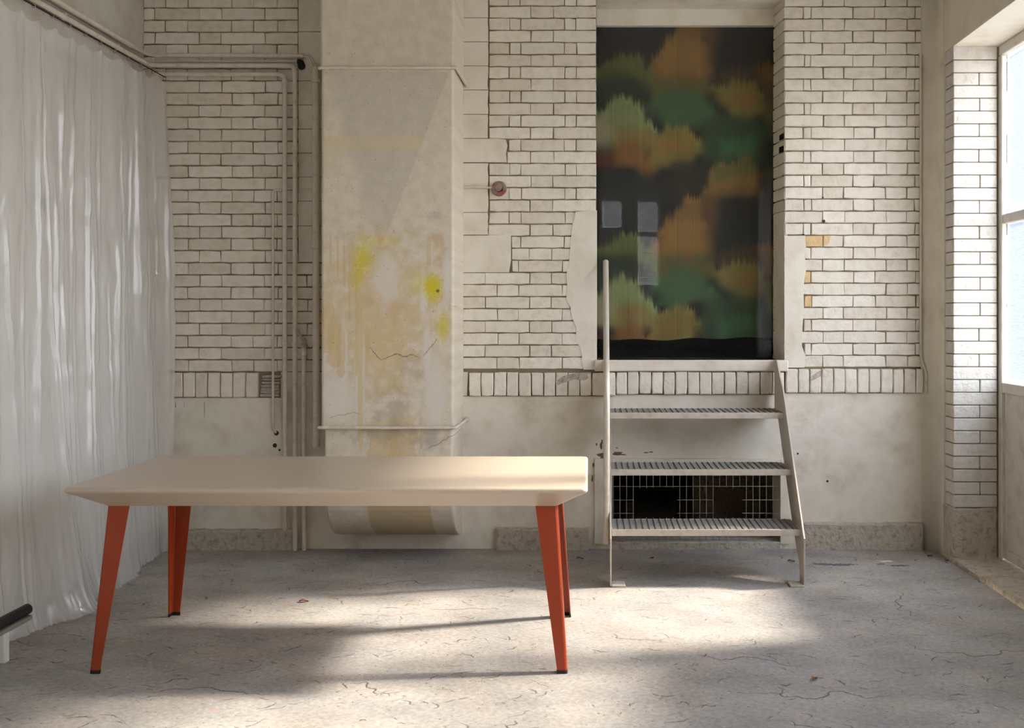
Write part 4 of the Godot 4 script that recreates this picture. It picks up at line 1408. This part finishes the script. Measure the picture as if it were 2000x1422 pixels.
func pipe_run(called: String, label: String, pts: Array, r: float, collars: Array, z: float) -> Node3D:
	var base: Vector3 = pts[-1]
	var t := thing(called, label, "pipe", base)
	var rel := []
	for p in pts:
		rel.append(p - base)
	part(t, "tube", tube_mesh(bend(rel, r * 3.0, 6), r, 14), M.pipe)
	for c in collars:
		part(t, "collar", lathe_mesh(Vector3(wx(c[0]), wy(c[1]), z) - base, Vector3.UP, [Vector2(r * 0.95, -0.012), Vector2(r * 1.35, -0.010), Vector2(r * 1.35, 0.010), Vector2(r * 0.95, 0.012)], 14), M.pipe)
	return t

# ==================================================================== small things
func build_small_things() -> void:
	# plinths at the foot of the back wall
	var b := structure("baseboard_back", "rough plastered kerb along the foot of the back wall", "kerb")
	for q in [[255, 578, 1033, 0.05], [970, 1150, 1030, 0.05], [1566, 1800, 1020, 0.045]]:
		part(b, "kerb", brick_mesh(Vector3(0, 0, 0.0), Vector3.RIGHT, Vector3.UP, Vector3.BACK, wx(q[0]), wx(q[1]), -0.01, wy(q[2]), q[3], 0.008, 0.004), M.plinth)
	# old round switch on its feed pipe
	var s := thing("wall_switch", "round grey and rusty red switch on a feed pipe in the bricks", "switch", Vector3(wx(975), wy(369), 0.0))
	part(s, "base", lathe_mesh(Vector3.ZERO, Vector3.BACK, [Vector2(0.044, 0.0), Vector2(0.046, 0.012), Vector2(0.038, 0.022), Vector2(0.024, 0.024)], 22), M.grey_knob)
	part(s, "knob", lathe_mesh(Vector3(-0.006, 0.008, 0.02), Vector3.BACK, [Vector2(0.026, 0.0), Vector2(0.024, 0.022), Vector2(0.014, 0.028), Vector2(0.0, 0.029)], 18), M.grey_knob)
	var st := new_st()
	var poly := PackedVector2Array()
	for k in 9:
		var a := deg_to_rad(-115.0 + 100.0 * k / 8.0)
		poly.append(Vector2(cos(a), sin(a)) * 0.043)
	for k in 9:
		var a := deg_to_rad(-15.0 - 100.0 * k / 8.0)
		poly.append(Vector2(cos(a), sin(a)) * 0.026)
	prism(st, Vector3(0, 0, 0.012), Vector3.RIGHT, Vector3.UP, Vector3.BACK, poly, 0.014)
	part(s, "red_segment", fin(st), M.rust)
	part(s, "feed_pipe", tube_mesh([Vector3(wx(890) - wx(975), wy(366) - wy(369), 0.012), Vector3(-0.03, 0.006, 0.012)], 0.0065, 8), M.pipe)
	# fittings on the left wall, seen through the sheet
	var h := thing("door_bolt", "small metal bolt and strap seen through the plastic sheet", "bolt", Vector3(LEFT, 1.9, 1.72))
	part(h, "plate", box_mesh(Vector3(0, -0.03, 0.0), Vector3(0.01, 0.03, 0.09), 0.002), M.pipe_dark)
	part(h, "stub", tube_mesh([Vector3(0.0, 0, -0.05), Vector3(0.05, 0, -0.05)], 0.016, 10), M.pipe_dark)
	part(h, "strap", box_mesh(Vector3(0, -0.42, 0.0), Vector3(0.012, -0.03, 0.03), 0.002), M.steel)
	var k2 := thing("coat_hook", "dark hook on the left wall behind the plastic sheet", "hook", Vector3(LEFT, 1.94, 1.30))
	part(k2, "stem", tube_mesh(bend([Vector3(0, 0.02, 0), Vector3(0.05, 0.01, 0), Vector3(0.06, -0.05, 0.01)], 0.02, 4), 0.013, 8), M.pipe_dark)
	# low stand at the left edge
	var f := thing("low_stand", "low pale steel stand with a black tube on top by the sheet", "stand", Vector3(-2.36, 0, 2.28))
	part(f, "tube", tube_mesh([Vector3(0.06, 0.185, -0.24), Vector3(0.06, 0.185, 0.6)], 0.022, 14), M.black)
	part(f, "bar", box_mesh(Vector3(0.035, 0.145, -0.235), Vector3(0.085, 0.163, 0.6), 0.003), M.wire)
	part(f, "leg", box_mesh(Vector3(0.0, 0.0, -0.15), Vector3(0.035, 0.15, -0.11), 0.004), M.paper)
	part(f, "leg", box_mesh(Vector3(0.0, 0.0, 0.4), Vector3(0.035, 0.15, 0.44), 0.004), M.paper)
	# dry leaves and crumbs
	var spots := [[-0.05, 0.28, 0.4, "dry brown leaf on the floor beside the stair"], [0.36, 0.27, 1.2, "dry brown leaf on the floor under the stair"], [1.14, 0.35, 0.2, "dry brown leaf against the stair's right foot"], [1.96, 0.22, 2.0, "dry brown leaf in the corner by the window pier"], [2.02, 0.34, 0.9, "dry brown leaf on the floor at the threshold end"], [-1.38, 1.22, 0.3, "reddish crumb of leaf on the floor under the table"], [0.86, 2.36, 1.0, "crumpled brown leaf on the open floor"]]
	for q in spots:
		var l := part(self, "dry_leaf", leaf_mesh(0.022), M.leaf)
		l.position = Vector3(q[0], 0.002, q[1])
		l.rotation.y = q[2]
		tag(l, q[3], "leaf", "dry leaves on the floor")

func leaf_mesh(r: float) -> ArrayMesh:
	var st := new_st(true)
	var n := 7
	for i in n:
		var t0 := float(i) / n
		var t1 := float(i + 1) / n
		for s in [-1.0, 1.0]:
			var w0 := sin(PI * t0) * r * 0.55
			var w1 := sin(PI * t1) * r * 0.55
			var c0 := Vector3((t0 - 0.5) * 2.0 * r, 0.002 + 0.004 * sin(t0 * 5.0), 0)
			var c1 := Vector3((t1 - 0.5) * 2.0 * r, 0.002 + 0.004 * sin(t1 * 5.0), 0)
			quad(st, c0, c1, c1 + Vector3(0, 0.006, s * w1), c0 + Vector3(0, 0.006, s * w0), Vector3.UP)
	return fin(st)
